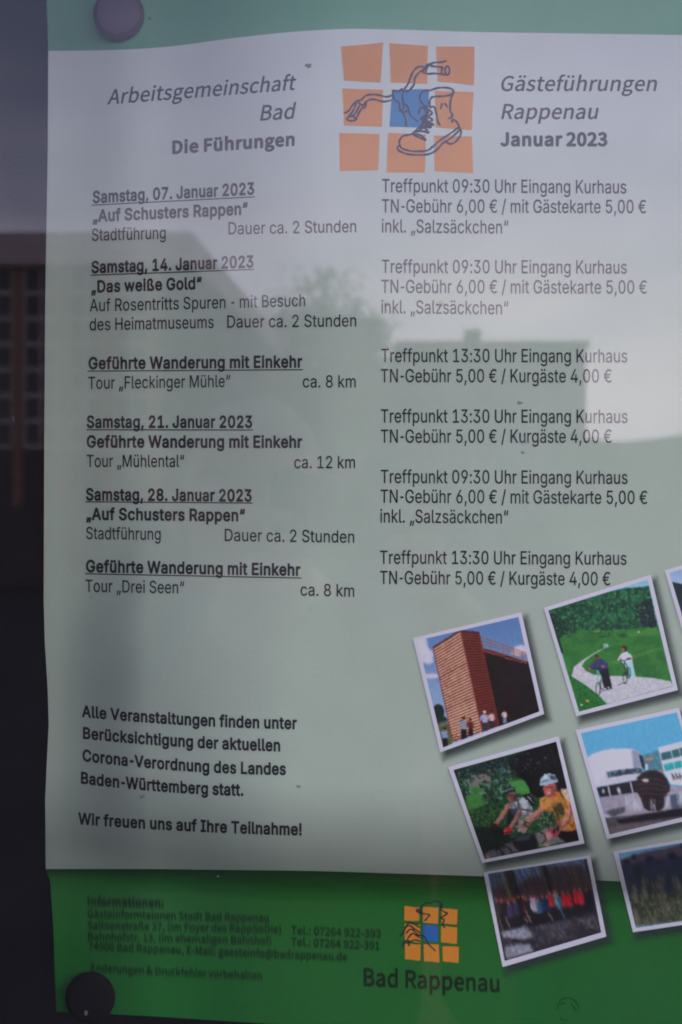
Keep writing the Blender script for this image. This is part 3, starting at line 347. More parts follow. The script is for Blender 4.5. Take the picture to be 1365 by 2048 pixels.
'“': '326|37 293 14 -4 72 0 13 4 11 12 12 -11 12 -5 76 0 16 7 10 17 30 192 -1 12 -7 12 -12 8 -12 1 -48 0 -16 -9 -7 -12 -37 -134 17 122 -3 16 -10 12 -12 5 -56 0 -16 -9 -7 -12 -52 -192 2 -20',
'„': '313|23 -144 14 -4 52 0 19 12 41 139 -17 -119 3 -16 10 -11 12 -5 56 0 15 8 8 12 53 192 0 16 -8 12 -16 8 -76 0 -16 -7 -8 -12 -8 12 -16 7 -76 0 -16 -7 -10 -17 -30 -192 3 -16',
}
GLYPHS_HUMANIST = {
' ': '78|',
'&': '242|74 -6 18 -4 28 4 24 10 20 14 60 -28 5 4 8 28 -45 28 30 52 12 36 -2 4 -36 0 -21 -52 -15 -18 -20 18 -35 44 23 17 23 27 10 32 -6 28 -18 20 -29 7 -36 -7 -22 -24 -8 -36 14 -56 -20 -16 -18 -24 -9 -32 11 -44 28 -26|80 30 -8 2 -17 14 -5 24 4 16 22 24 59 -68 -27 -14 -12 -2|88 165 -8 25 3 28 10 12 11 3 12 -2 9 -21 -5 -17 -16 -18',
'(': '122|79 -70 8 -3 21 11 -28 68 -14 68 -2 36 7 68 20 64 17 36 -25 13 -22 -37 -24 -64 -8 -40 -2 -40 2 -40 7 -40 25 -68',
')': '122|25 -70 9 -4 6 4 31 64 18 72 2 44 -2 40 -17 72 -31 64 -7 5 -24 -13 30 -68 8 -32 7 -68 -6 -68 -10 -36 -29 -64 4 -7',
',': '102|21 -68 9 -2 28 18 18 28 6 32 -3 20 -13 17 -20 3 -12 -4 -9 -8 -4 -12 4 -16 22 -16 -13 -24 -20 -16',
'-': '126|11 85 4 -4 92 0 4 4 0 24 -4 6 -92 0 -4 -6',
'.': '102|36 -6 17 -3 21 15 3 16 -3 12 -13 12 -12 3 -12 -3 -13 -12 -3 -12 3 -16',
'0': '198|78 -6 19 -4 28 6 24 17 19 29 11 40 3 48 -3 48 -11 36 -22 32 -21 15 -28 5 -28 -5 -26 -19 -17 -28 -10 -40 -3 -44 3 -48 10 -40 19 -29 21 -15|93 28 -18 10 -15 32 -7 60 8 60 16 32 20 9 20 -9 17 -32 7 -60 -8 -64 -13 -28 -23 -11',
'1': '198|26 -1 8 -4 136 0 7 4 -3 33 -44 0 -5 3 0 220 -3 6 -28 1 -57 -23 1 -24 45 -4 0 -176 -5 -3 -50 -1',
'2': '198|10 -1 7 -4 160 0 5 4 0 28 -5 6 -100 -2 53 60 21 32 14 32 5 32 -10 40 -31 30 -40 9 -28 -4 -28 -14 -23 -21 2 -8 21 -18 36 26 16 3 24 -6 15 -17 4 -24 -4 -24 -15 -32 -52 -63 -45 -41',
'3': '198|64 -6 29 -4 44 10 30 26 13 44 -9 32 -18 21 -21 11 16 12 17 24 6 28 -10 36 -28 24 -40 8 -29 -4 -23 -10 -26 -22 22 -25 36 22 16 3 20 -4 14 -12 4 -16 -4 -24 -20 -16 -44 -8 -2 -28 4 -6 45 -6 24 -16 7 -24 -7 -24 -17 -14 -24 -5 -24 4 -40 25 -19 -22 2 -8 18 -16',
'4': '198|114 -1 4 -4 32 0 4 4 0 64 28 3 6 5 -2 29 -32 3 0 152 -4 7 -40 -2 -108 -169 0 -20 4 -5 104 0 4 -3|54 101 -3 2 63 96 0 -96',
'6': '198|86 -6 21 -4 40 14 27 30 10 44 -9 48 -28 29 -40 9 -20 -3 -30 -15 2 24 9 28 16 20 15 10 20 2 12 -3 28 -17 20 22 0 6 -16 14 -24 11 -24 3 -28 -5 -28 -15 -24 -28 -15 -40 -5 -56 4 -44 11 -36 21 -30|95 30 -13 4 -17 24 -9 44 15 16 32 13 20 -6 14 -15 7 -32 -6 -28 -12 -16 -19 -7',
'7': '198|64 -1 8 -4 32 0 4 4 3 56 9 52 12 40 18 40 33 48 -3 26 -160 1 -8 -3 0 -28 4 -7 116 -1 -23 -36 -31 -80',
'9': '198|57 -6 25 -4 28 5 28 16 23 31 14 44 5 56 -4 40 -12 36 -22 29 -24 14 -28 5 -44 -14 -24 -27 -12 -47 10 -48 26 -28 40 -10 24 5 29 17 -3 -24 -9 -28 -17 -24 -12 -8 -20 -3 -23 7 -17 13 -21 -21 0 -8 15 -12|78 130 -10 4 -12 16 -5 28 7 32 12 14 20 6 24 -8 16 -22 9 -42 -13 -16 -19 -12 -17 -4',
':': '102|36 -6 17 -3 21 15 3 16 -3 12 -13 12 -12 3 -12 -3 -13 -12 -3 -12 3 -16|40 134 9 -2 16 6 9 8 2 12 -4 20 -23 13 -15 -5 -8 -8 -5 -16 4 -17',
'@': '336|128 -62 27 -4 28 3 28 7 26 14 -14 25 -44 -15 -20 -2 -36 5 -31 15 -24 24 -14 32 -6 36 7 48 20 44 28 29 40 22 36 5 40 -6 28 -14 19 -20 13 -28 5 -36 -9 -44 -16 -21 -24 -10 -12 3 -6 12 18 104 -4 4 -20 0 -12 -7 -12 8 -16 2 -40 -14 -30 -37 -9 -44 6 -32 21 -22 28 -6 18 4 26 17 8 -12 15 -9 21 -4 20 5 24 13 16 18 17 36 4 36 -6 44 -16 36 -31 32 -36 18 -44 6 -48 -8 -48 -23 -38 -37 -26 -52 -8 -60 7 -48 19 -40 34 -33 36 -16|151 49 -12 4 -7 9 -4 16 5 28 18 26 28 8 13 -14 -10 -56 -11 -12',
'A': '218|-4 -1 4 -4 36 0 26 76 6 2 80 0 24 -74 8 -4 32 0 4 4 -87 260 -5 3 -36 0 -5 -3|76 109 28 100 33 -98',
'B': '234|30 -1 8 -4 112 3 28 9 20 15 16 23 5 30 -7 32 -18 21 -19 11 12 8 12 20 6 28 -12 36 -35 24 -48 7 -76 0 -4 -3|74 31 0 86 36 1 36 -4 23 -15 8 -24 -11 -27 -20 -12|74 154 0 71 64 -3 18 -11 6 -24 -5 -16 -15 -11 -36 -7',
'D': '246|30 -1 4 -4 68 0 44 7 32 15 26 30 16 40 5 44 -5 44 -15 36 -27 29 -36 16 -40 6 -68 0 -4 -3|74 33 -1 190 21 2 32 -4 24 -10 20 -24 8 -24 4 -32 -4 -36 -10 -28 -18 -20 -24 -11',
'E': '210|30 -1 8 -4 148 0 6 4 -2 33 -117 3 1 81 92 0 4 7 0 28 -4 3 -93 1 0 68 113 2 0 36 -148 1 -8 -3',
'F': '198|30 -1 8 -4 28 0 7 4 1 110 92 1 5 5 0 28 -5 5 -92 1 -1 74 113 2 0 36 -148 1 -8 -3',
'G': '246|110 -6 25 -4 36 5 28 12 21 19 0 108 -5 4 -84 0 -5 -4 3 -32 52 -4 0 -56 -22 -10 -20 -3 -28 5 -20 10 -18 22 -11 28 -3 36 3 32 11 28 18 21 20 12 28 5 24 -4 32 -20 20 22 0 8 -16 13 -28 14 -32 5 -40 -6 -32 -16 -29 -30 -17 -40 -6 -48 6 -44 17 -40 25 -28 32 -17',
'I': '108|30 -1 8 -4 28 0 7 4 0 256 -3 6 -36 1 -4 -3',
'J': '192|59 -6 24 -4 44 12 25 32 7 44 0 176 -4 8 -32 0 -7 -4 0 -180 -5 -30 -12 -15 -20 -4 -25 9 -19 20 -28 -20 20 -28',
'M': '288|30 -1 8 -4 28 0 3 4 1 178 56 -152 4 -4 20 0 8 4 56 156 0 -182 8 -4 28 0 4 4 0 260 -8 3 -36 0 -5 -3 -63 -176 -63 176 -5 3 -40 0 -4 -3',
'R': '226|30 -1 8 -4 28 0 7 4 1 105 37 -1 63 -108 40 0 4 4 -62 108 1 4 25 12 20 24 8 36 -12 47 -32 23 -52 9 -80 0 -4 -3|74 141 0 83 68 -3 20 -14 5 -20 -5 -24 -16 -16 -36 -7',
'S': '214|78 -6 30 -4 48 11 32 29 11 36 -7 36 -20 23 -84 41 -16 13 -4 15 4 16 16 14 20 4 20 -3 20 -7 16 -12 8 0 16 20 0 8 -21 16 -27 12 -32 4 -44 -11 -30 -25 -10 -36 8 -32 20 -23 28 -17 56 -25 13 -11 7 -20 -7 -20 -13 -10 -28 -7 -28 5 -20 9 -20 16 -8 0 -17 -21 -2 -8 27 -22',
'T': '214|84 -1 6 -4 32 0 4 4 0 224 76 2 0 36 -188 1 -8 -3 0 -28 4 -7 73 -1',
'a': '202|59 -6 17 -4 24 4 32 18 4 -1 4 -15 28 -1 6 3 0 120 -7 40 -26 32 -37 10 -28 -4 -30 -10 -22 -16 16 -27 36 16 20 4 24 -8 9 -13 2 -16 -3 -2 -36 -5 -32 -11 -25 -14 -15 -20 -4 -24 7 -32 21 -20|72 28 -12 10 -3 12 7 20 24 14 40 8 4 -2 -3 -44 -29 -17',
'b': '220|95 -6 20 -4 28 5 24 14 18 21 14 32 5 36 -4 32 -11 32 -15 20 -23 14 -28 4 -20 -4 -32 -16 -3 102 -37 2 -4 -6 0 -280 32 -3 8 14|99 29 -16 6 -14 11 0 92 18 15 28 10 28 -12 12 -17 5 -36 -7 -40 -15 -20 -27 -11',
'c': '184|84 -6 21 -4 24 3 24 10 21 15 -17 28 -28 -15 -20 -4 -28 10 -18 25 -6 36 6 32 18 22 32 11 12 -3 24 -13 20 23 -2 8 -34 19 -24 3 -28 -4 -28 -14 -20 -20 -15 -32 -5 -36 5 -36 11 -24 24 -27',
'd': '222|76 -6 22 -4 20 4 32 18 8 -17 32 3 0 280 -4 6 -37 -2 -2 -96 -25 11 -20 3 -28 -4 -24 -14 -17 -20 -15 -32 -4 -36 3 -36 9 -24 20 -26|98 29 -20 8 -15 21 -7 36 8 36 17 24 29 8 24 -6 13 -10 1 -92 -10 -12 -16 -11',
'e': '198|85 -6 24 -4 24 3 24 8 20 13 -16 27 -28 -12 -20 -3 -28 7 -21 21 -7 28 120 1 6 3 1 20 -11 51 -24 30 -44 13 -32 -6 -21 -12 -18 -20 -16 -32 -5 -32 5 -40 14 -28 21 -23|57 117 6 21 18 20 24 6 24 -9 11 -13 5 -24 -4 -3',
'f': '118|32 -1 7 -4 28 0 7 4 0 156 1 4 36 0 4 8 0 24 -4 4 -36 0 1 40 11 15 8 2 24 -5 4 4 7 24 -7 8 -32 5 -32 -8 -21 -25 -6 -60 -24 -4 -1 -28 4 -4 20 0 1 -4',
'g': '202|68 -89 29 -4 52 10 38 30 11 32 -9 28 -24 17 -92 6 -8 5 -4 12 8 14 28 -6 36 8 26 24 12 40 -2 16 -8 16 32 4 1 28 -5 4 -64 0 -32 4 -35 -8 -28 -28 -10 -36 5 -24 17 -28 -15 -20 -3 -16 3 -16 11 -16 -20 -24 -5 -20 12 -31 28 -19|81 -57 -24 10 -5 14 2 12 11 14 76 -3 12 -7 2 -12 -4 -12 -18 -13 -32 -6|81 91 -16 16 -4 20 4 20 16 15 16 5 16 -5 14 -15 5 -20 -5 -20 -14 -15 -16 -5',
'h': '218|27 -1 8 -4 28 0 6 4 0 136 30 24 16 3 20 -6 9 -13 3 -144 8 -4 28 0 6 4 0 120 -6 44 -20 26 -36 11 -28 -5 -28 -18 -2 102 -6 5 -32 0 -4 -5',
'i': '100|27 -1 7 -4 28 0 7 4 0 188 -3 8 -32 0 -7 -4|37 227 13 -3 20 11 5 16 -3 12 -10 10 -24 1 -13 -11 -3 -12 3 -12',
'k': '198|27 -1 4 -4 36 1 2 51 30 35 52 -85 40 -2 4 4 -70 112 61 80 -7 4 -36 -1 -72 -89 -2 174 -6 5 -32 0 -4 -5',
'l': '104|50 -6 17 -4 20 4 2 4 -5 28 -13 3 -2 9 0 240 -6 6 -32 0 -4 -6 0 -240 4 -24 12 -17',
'm': '328|27 -1 8 -4 28 0 6 4 0 136 18 17 24 10 16 -4 12 -15 3 -144 5 -4 36 2 1 138 17 16 26 11 16 -4 11 -15 4 -28 0 -116 5 -4 32 0 4 4 0 120 -6 44 -22 28 -32 9 -28 -7 -36 -25 -8 14 -20 14 -24 4 -24 -4 -32 -22 -8 21 -28 0 -4 -8',
'n': '218|27 -1 8 -4 28 0 6 4 0 136 30 24 16 3 20 -6 9 -13 3 -144 4 -4 36 1 2 127 -6 40 -20 26 -40 11 -24 -5 -32 -22 -8 22 -28 0 -4 -4',
'o': '216|84 -6 25 -4 24 5 24 11 23 24 14 28 5 36 -6 40 -14 28 -18 19 -28 15 -28 4 -24 -4 -28 -13 -20 -21 -15 -32 -5 -36 5 -36 12 -24 23 -27|101 29 -20 6 -18 23 -7 36 9 40 16 21 24 7 28 -9 16 -23 7 -36 -7 -36 -16 -21',
'p': '222|27 -81 8 -4 28 0 6 4 2 87 24 -12 20 -4 26 5 26 14 20 24 11 26 6 36 -4 36 -9 28 -15 20 -25 17 -28 4 -20 -4 -36 -19 -8 18 -28 0 -4 -4|95 30 -12 5 -14 12 0 92 30 20 16 4 25 -8 14 -20 5 -40 -6 -36 -18 -24 -24 -8',
'r': '140|27 -1 8 -4 28 0 6 4 1 124 13 21 16 14 36 3 7 30 -3 5 -24 4 -20 -5 -28 -25 -8 25 -28 0 -4 -4',
's': '168|56 -6 26 -4 40 8 26 24 8 28 -12 36 -22 17 -48 20 -12 9 -4 10 3 12 9 7 16 4 16 -2 28 -15 5 2 16 24 -17 13 -24 10 -24 3 -36 -8 -27 -26 -6 -24 9 -30 24 -20 48 -20 12 -10 5 -12 -4 -12 -9 -9 -20 -4 -20 3 -32 19 -7 -1 -15 -20 0 -8 22 -15',
't': '136|75 -6 29 -3 24 6 4 5 -8 29 -24 -5 -13 4 -10 12 -2 16 0 100 49 2 2 30 -6 5 -44 1 -2 50 -30 3 -6 -3 -3 -48 -31 -8 0 -28 29 -4 0 -100 5 -32 18 -26',
'u': '218|73 -6 15 -4 24 5 32 21 8 -20 34 2 -2 196 -36 1 -4 -5 0 -132 -28 -25 -20 -5 -16 5 -10 17 -3 140 -7 5 -32 0 -4 -5 0 -120 7 -40 21 -30',
'v': '186|68 -1 8 -4 36 0 4 4 66 188 -2 8 -32 0 -7 -4 -49 -146 -49 146 -7 4 -32 0 -4 -4',
'y': '186|13 -83 23 -4 32 9 28 27 86 236 -2 10 -37 -2 -47 -146 -54 146 -41 0 74 -192 -11 -32 -12 -13 -16 -6 -16 2 -6 -3 -6 -28',
'Ä': '218|-4 -1 4 -4 36 0 26 76 6 2 80 0 24 -74 8 -4 32 0 4 4 -87 260 -5 3 -36 0 -5 -3|76 109 28 100 33 -98|53 279 15 -3 11 3 7 8 4 12 -10 20 -24 2 -12 -10 0 -24|133 279 15 -4 20 12 0 22 -8 10 -12 4 -12 -2 -10 -10 -3 -16',
'ß': '230|127 -6 24 -4 36 8 24 24 8 32 -8 32 -20 20 -40 24 -9 16 9 22 17 26 8 28 -6 32 -23 24 -40 10 -44 -13 -26 -29 -10 -44 0 -200 4 -7 38 3 0 196 4 32 14 19 20 7 18 -6 7 -8 4 -16 -8 -24 -18 -24 -9 -32 22 -40 36 -22 19 -30 -3 -12 -8 -8 -16 -5 -16 3 -24 14 -7 -4 -13 -24 20 -15',
'ä': '202|59 -6 17 -4 24 4 32 18 4 -1 4 -15 28 -1 6 3 0 120 -7 40 -26 32 -37 10 -28 -4 -30 -10 -22 -16 16 -27 36 16 20 4 24 -8 9 -13 2 -16 -3 -2 -36 -5 -32 -11 -25 -14 -15 -20 -4 -24 7 -32 21 -20|72 28 -12 10 -3 12 7 20 24 14 40 8 4 -2 -3 -44 -29 -17|63 226 17 3 8 7 2 10 -2 16 -8 8 -12 4 -16 -6 -9 -18 5 -16|138 226 18 4 8 8 3 12 -7 15 -16 9 -16 -5 -7 -7 -3 -12 5 -16',
'ü': '218|73 -6 15 -4 24 5 32 21 8 -20 34 2 -2 196 -36 1 -4 -5 0 -132 -28 -25 -20 -5 -16 5 -10 17 -3 140 -7 5 -32 0 -4 -5 0 -120 7 -40 21 -30|64 226 18 4 8 8 3 12 -9 17 -16 7 -13 -4 -11 -20 6 -16|140 226 16 2 7 6 5 16 -4 13 -8 8 -12 3 -16 -7 -9 -17 5 -15',
}
GLYPHS_HUMANIST_BOLD = {
' ': '78|',
'0': '209|77 -18 20 -4 32 7 28 19 22 34 12 44 3 48 -3 48 -13 44 -18 28 -26 20 -37 8 -32 -6 -28 -19 -21 -31 -12 -44 -3 -48 3 -48 11 -44 22 -34 24 -17|93 42 -8 4 -14 28 -6 56 7 56 12 24 13 7 14 -7 12 -24 6 -56 -7 -60 -12 -24 -13 -6',
'2': '209|4 -13 13 -4 160 0 11 4 5 7 1 37 -9 12 -76 4 51 68 17 36 5 32 -13 52 -32 32 -44 11 -36 -4 -32 -17 -26 -26 1 -16 25 -24 16 0 20 18 24 8 16 -3 8 -7 7 -24 -3 -20 -11 -24 -22 -32 -80 -80 -2 -28',
'3': '209|63 -18 30 -4 51 12 33 29 15 47 -9 40 -26 32 18 24 8 32 -11 44 -35 31 -44 9 -32 -4 -28 -13 -24 -17 -6 -10 3 -12 19 -24 8 -5 12 2 28 19 16 4 16 -4 10 -16 -3 -16 -15 -14 -40 -6 -7 -4 -5 -8 0 -28 2 -8 7 -8 47 -7 19 -13 4 -16 -4 -16 -11 -10 -20 -5 -20 4 -34 23 -10 2 -11 -6 -21 -28 4 -14 24 -21',
':': '112|34 -18 15 -4 16 5 20 19 4 20 -4 16 -20 19 -16 4 -16 -3 -20 -20 -4 -16 4 -20 12 -15|39 122 14 -2 17 6 13 12 6 20 -8 28 -12 10 -16 7 -28 -9 -11 -12 -4 -16 5 -28 12 -12',
'B': '245|24 -13 14 -4 116 4 28 9 24 17 18 26 7 36 -6 32 -26 36 11 20 6 36 -14 41 -36 24 -52 10 -80 0 -9 -3 -6 -8 -1 -264|86 43 0 62 56 -3 17 -11 5 -16 -5 -16 -13 -10|86 166 0 47 48 -2 12 -8 3 -16 -3 -9 -9 -7',
'D': '256|24 -13 10 -4 68 0 44 6 40 19 28 31 18 44 5 44 -5 48 -18 44 -28 30 -40 19 -44 6 -68 0 -13 -7 -3 -12 0 -256|86 45 -1 166 37 -1 23 -11 14 -16 8 -24 3 -28 -4 -32 -8 -25 -16 -17 -20 -10',
'F': '208|24 -13 10 -4 36 0 12 8 4 106 80 1 15 9 2 40 -9 11 -88 3 -1 50 105 3 8 7 2 10 0 28 -10 13 -156 2 -13 -7 -3 -12 0 -256',
'I': '118|24 -13 10 -4 36 0 9 4 6 12 0 260 -7 12 -8 3 -40 -1 -8 -5 -4 -9 0 -260',
'J': '202|58 -18 25 -4 48 13 32 39 8 44 0 184 -4 10 -8 5 -40 1 -9 -4 -5 -8 -1 -180 -5 -30 -8 -8 -20 -1 -12 7 -13 16 -11 4 -11 -4 -28 -24 2 -16 20 -24 29 -17',
'a': '212|57 -18 23 -4 48 14 12 -9 32 0 13 11 1 124 -7 40 -5 12 -26 30 -44 12 -32 -4 -32 -12 -26 -18 0 -16 13 -24 9 -6 8 -1 24 13 28 7 16 -5 5 -8 -3 -4 -26 -4 -36 -13 -26 -15 -17 -24 -5 -28 8 -36 24 -25|76 40 -7 10 5 12 18 10 28 6 0 -24 -24 -14',
'e': '209|84 -18 25 -4 28 3 44 20 8 13 -15 32 -9 6 -52 -13 -24 6 -15 17 -1 9 108 0 8 4 6 11 1 24 -12 52 -31 37 -48 13 -32 -5 -32 -19 -19 -22 -14 -28 -7 -40 6 -44 16 -32 22 -24|77 127 -4 3 2 4 11 12 19 5 16 -5 10 -16 -6 -3',
'f': '129|26 -13 9 -4 36 0 9 4 5 8 1 148 1 4 32 3 8 13 -3 36 -9 7 -28 1 1 24 7 9 24 -5 13 8 10 36 -11 14 -40 7 -40 -11 -24 -30 -7 -52 -16 -4 -7 -8 -1 -36 7 -9 16 -3 1 -4 0 -144',
'g': '213|67 -101 30 -4 56 11 43 33 14 40 -13 37 -32 20 -90 7 22 0 40 9 32 28 14 43 -3 24 17 4 9 12 -1 32 -8 10 -72 2 -32 5 -40 -10 -33 -31 -12 -44 6 -28 12 -24 -10 -16 -4 -20 8 -32 -15 -23 -4 -25 16 -36 32 -21|81 -45 -15 8 -2 8 5 10 56 -1 18 -5 -2 -8 -16 -11 -24 -4|85 102 -8 9 -4 16 4 16 16 10 14 -2 8 -8 4 -16 -4 -16 -10 -9',
'h': '228|21 -13 10 -4 36 0 11 8 4 140 21 16 12 3 12 -3 6 -12 5 -144 13 -8 36 0 8 4 6 12 0 120 -7 48 -23 31 -8 5 -36 9 -28 -4 -16 -8 -2 83 -5 8 -9 5 -40 -1 -12 -12 0 -284',
'i': '111|21 -13 9 -4 36 0 9 4 5 8 1 196 -6 12 -9 4 -36 0 -9 -4 -5 -8 -1 -196|35 215 15 -3 16 5 16 14 5 20 -4 16 -17 17 -16 4 -20 -4 -16 -16 -4 -17 4 -17 12 -15',
'm': '339|21 -13 10 -4 36 0 11 8 4 140 13 12 16 6 12 -4 5 -10 5 -144 14 -8 32 0 11 4 6 12 0 132 19 15 12 3 9 -2 6 -8 4 -24 1 -121 12 -11 44 3 8 13 0 120 -9 52 -23 29 -40 12 -32 -7 -28 -18 -27 20 -29 5 -28 -5 -20 -11 -16 11 -36 -3 -8 -13 0 -192',
'n': '229|21 -13 10 -4 36 0 11 8 4 140 21 16 12 3 12 -3 6 -12 5 -144 9 -7 8 -1 32 0 11 8 3 132 -7 44 -24 32 -43 13 -30 -5 -22 -12 -8 9 -8 3 -32 -1 -9 -7 -3 -200',
'o': '227|83 -18 26 -4 28 5 28 14 24 25 17 36 5 36 -7 44 -13 28 -22 24 -32 18 -32 4 -28 -4 -28 -14 -28 -28 -15 -32 -4 -44 5 -36 14 -28 24 -28|101 41 -13 5 -13 16 -7 32 6 32 15 19 16 5 20 -6 12 -17 7 -33 -6 -28 -13 -20',
'r': '151|21 -13 10 -4 36 0 11 8 4 128 21 27 28 0 12 5 11 40 -7 14 -32 7 -24 -6 -16 -11 -8 9 -8 3 -32 -1 -9 -7 -3 -200',
't': '147|74 -18 18 -4 16 1 28 9 8 10 -10 40 -10 6 -24 -5 -8 2 -5 17 0 88 37 1 8 4 6 11 0 32 -5 8 -9 5 -36 1 -1 38 -7 12 -40 3 -13 -11 -4 -44 -19 -2 -11 -10 -1 -32 8 -12 21 -4 0 -88 7 -40 21 -28',
'u': '228|71 -18 21 -4 24 5 20 12 16 -12 32 0 12 9 2 198 -2 8 -8 7 -40 2 -14 -9 -2 -136 -12 -13 -20 -8 -12 2 -7 11 -4 144 -9 8 -8 1 -36 -1 -10 -8 -2 -128 7 -44 25 -35',
'ü': '228|71 -18 21 -4 24 5 20 12 16 -12 32 0 12 9 2 198 -2 8 -8 7 -40 2 -14 -9 -2 -136 -12 -13 -20 -8 -12 2 -7 11 -4 144 -9 8 -8 1 -36 -1 -10 -8 -2 -128 7 -44 25 -35|62 214 26 5 11 11 5 13 4 0 5 -13 15 -13 16 -4 16 4 17 17 3 16 -4 16 -16 16 -20 4 -18 -8 -10 -11 -4 -12 -4 0 -6 15 -14 12 -16 4 -16 -4 -15 -16 -5 -20 8 -19 10 -9',
}

def parse(g):
    out = {}
    for c, s in g.items():
        p = s.split('|'); pol = []
        for q in p[1:]:
            if not q: continue
            n = list(map(int, q.split())); x = y = 0; r = []
            for i in range(0, len(n), 2): x += n[i]; y += n[i+1]; r.append((x, y))
            pol.append(np.array(r, float))
        out[c] = (float(p[0]), pol)
    return out
FN, FH, FNB, FHB = parse(GLYPHS_NARROW), parse(GLYPHS_HUMANIST), parse(GLYPHS_NARROW_BOLD), parse(GLYPHS_HUMANIST_BOLD)
def cap(F): return max(p[:, 1].max() for p in F['B'][1])
def area(p): return 0.5 * np.sum(p[:, 0] * np.roll(p[:, 1], -1) - np.roll(p[:, 0], -1) * p[:, 1])
def inside(q, p):
    x, y = q; c = False; n = len(p)
    for i in range(n):
        a, b = p[i], p[(i+1) % n]
        if (a[1] > y) != (b[1] > y) and x < a[0]+(y-a[1])*(b[0]-a[0])/(b[1]-a[1]): c = not c
    return c
GC = {}
def glyph(F, c):
    k = (id(F), c)
    if k not in GC:
        adv, pols = F[c]
        if not pols: GC[k] = (adv, None, None)
        else:
            outer = [p for p in pols if area(p) > 0]; holes = [p for p in pols if area(p) <= 0]; V, T, n = [], [], 0
            for o_ in outer:                                  # each outline is filled together with the holes inside it
                g_ = [o_] + [h for h in holes if inside(h[0], o_)]
                T += [(a+n, b+n, d+n) for a, b, d in tessellate_polygon([[Vector((x, y, 0)) for x, y in p] for p in g_])]
                V += g_; n += sum(len(p) for p in g_)
            GC[k] = (adv, np.concatenate(V), T)
    return GC[k]
def text_geo(s, F, slant):
    x = 0; V = []; T = []; k = 0
    for c in s:
        adv, p, tri = glyph(F, c)
        if p is not None:
            V.append(p + (x, 0)); T += [(a + k, b + k, d + k) for a, b, d in tri]; k += len(p)
        x += adv
    V = np.concatenate(V); V[:, 0] += V[:, 1] * slant
    return V, T
def line_of_text(s, F, p0, p1, h, mid=None, slant=0.0, under=None, material=None, name='text_line', parent=None, label=None, ghosts=None, hr=None):
    V, T = text_geo(s, F, slant)
    a, b = V[:, 0].min(), V[:, 0].max(); u = (V[:, 0] - a) / (b - a); hh = V[:, 1] / cap(F) * (h + ((hr or h) - h) * u)
    def base(u):
        y = p0[1] + (p1[1] - p0[1]) * u
        if mid:
            um = (mid[0] - p0[0]) / (p1[0] - p0[0]); dy = mid[1] - (p0[1] + (p1[1] - p0[1]) * um)
            y = y + dy * u * (1 - u) / (um * (1 - um))
        return y
    slope = (base(u + 0.01) - base(u - 0.01)) / (0.02 * (p1[0] - p0[0]))
    PX = p0[0] + (p1[0] - p0[0]) * u - 0 * slope; PY = base(u) - hh
    if under:
        n = 40; k = len(PX); uu = np.linspace(-0.004, 1.004, n); ux = p0[0] + (p1[0] - p0[0]) * uu
        uy = under[0] + (under[1] - under[0]) * uu
        PX = np.concatenate([PX, ux, ux]); PY = np.concatenate([PY, uy - 1.1, uy + 1.1])
        T = T + [(k+i, k+n+i, k+n+i+1) for i in range(n-1)] + [(k+i, k+n+i+1, k+i+1) for i in range(n-1)]
    if ghosts:
        P2x, P2y, T2, lf = [], [], [], []
        for g, (gx, gy) in enumerate(ghosts):
            k = g * len(PX); P2x.append(PX + gx); P2y.append(PY + gy); T2 += [(a_+k, b_+k, c_+k) for a_, b_, c_ in T]; lf.append(np.full(len(PX), L_INK + g * 2e-5))
        PX = np.concatenate(P2x); PY = np.concatenate(P2y); T = T2; lift = np.concatenate(lf)
    else: lift = L_INK
    return link(name, new_mesh(name, paper(PX, PY, lift), T), material or M_ink, parent or poster, label or f'printed line reading: {s}')

S7 = 24.6; C2 = 26.6
rows = [  # text, bold, left baseline, right baseline, underline
 ('Samstag, 07. Januar 2023', 1, (186,406), (509,388.5), (410.5,394)),
 ('„Auf Schusters Rappen“', 1, (186,443.5), (496,428.5), None),
 ('Stadtführung', 0, (184.5,482), (332,477.5), None),
 ('Dauer ca. 2 Stunden', 0, (457.5,469), (713,464.5), None),
 ('Samstag, 14. Januar 2023', 1, (183.5,546), (507.5,534.5), (550.5,539)),
 ('„Das weiße Gold“', 1, (183,585), (404,577.5), None),
 ('Auf Rosentritts Spuren - mit Besuch', 0, (180,623), (611,612.5), None),
 ('des Heimatmuseums', 0, (180,661), (428,656), None),
 ('Dauer ca. 2 Stunden', 0, (455,655.5), (713,653), None),
 ('Geführte Wanderung mit Einkehr', 1, (177.5,738), (605,734.5), (742.3,739.5)),
 ('Tour „Fleckinger Mühle“', 0, (177,778), (461,774), None),
 ('ca. 8 km', 0, (606,775), (712,775), None),
 ('Samstag, 21. Januar 2023', 1, (174,855), (505,855), (859.5,860)),
 ('Geführte Wanderung mit Einkehr', 1, (174,894.5), (605,895), None),
 ('Tour „Mühlental“', 0, (174,934), (369,934), None),
 ('ca. 12 km', 0, (589,936.5), (710.5,936.5), None),
 ('Samstag, 28. Januar 2023', 1, (172.5,1000), (504,1002.5), (1003.5,1006)),
 ('„Auf Schusters Rappen“', 1, (173,1039), (490.5,1042), None),
 ('Stadtführung', 0, (173,1078), (322,1080), None),
 ('Dauer ca. 2 Stunden', 0, (450,1082), (709,1085.5), None),
 ('Geführte Wanderung mit Einkehr', 1, (172.5,1143.5), (601.5,1151), (1147.5,1156)),
 ('Tour „Drei Seen“', 0, (171.5,1183.5), (369,1187), None),
 ('ca. 8 km', 0, (601.5,1191), (709,1193.5), None)]
for s, b, p0, p1, u in rows:
    line_of_text(s, FNB if b else FN, p0, p1, S7 * (0.985 if b else 1.0), under=u)
T1, T2_ = 'Treffpunkt 09:30 Uhr Eingang Kurhaus', 'Treffpunkt 13:30 Uhr Eingang Kurhaus'
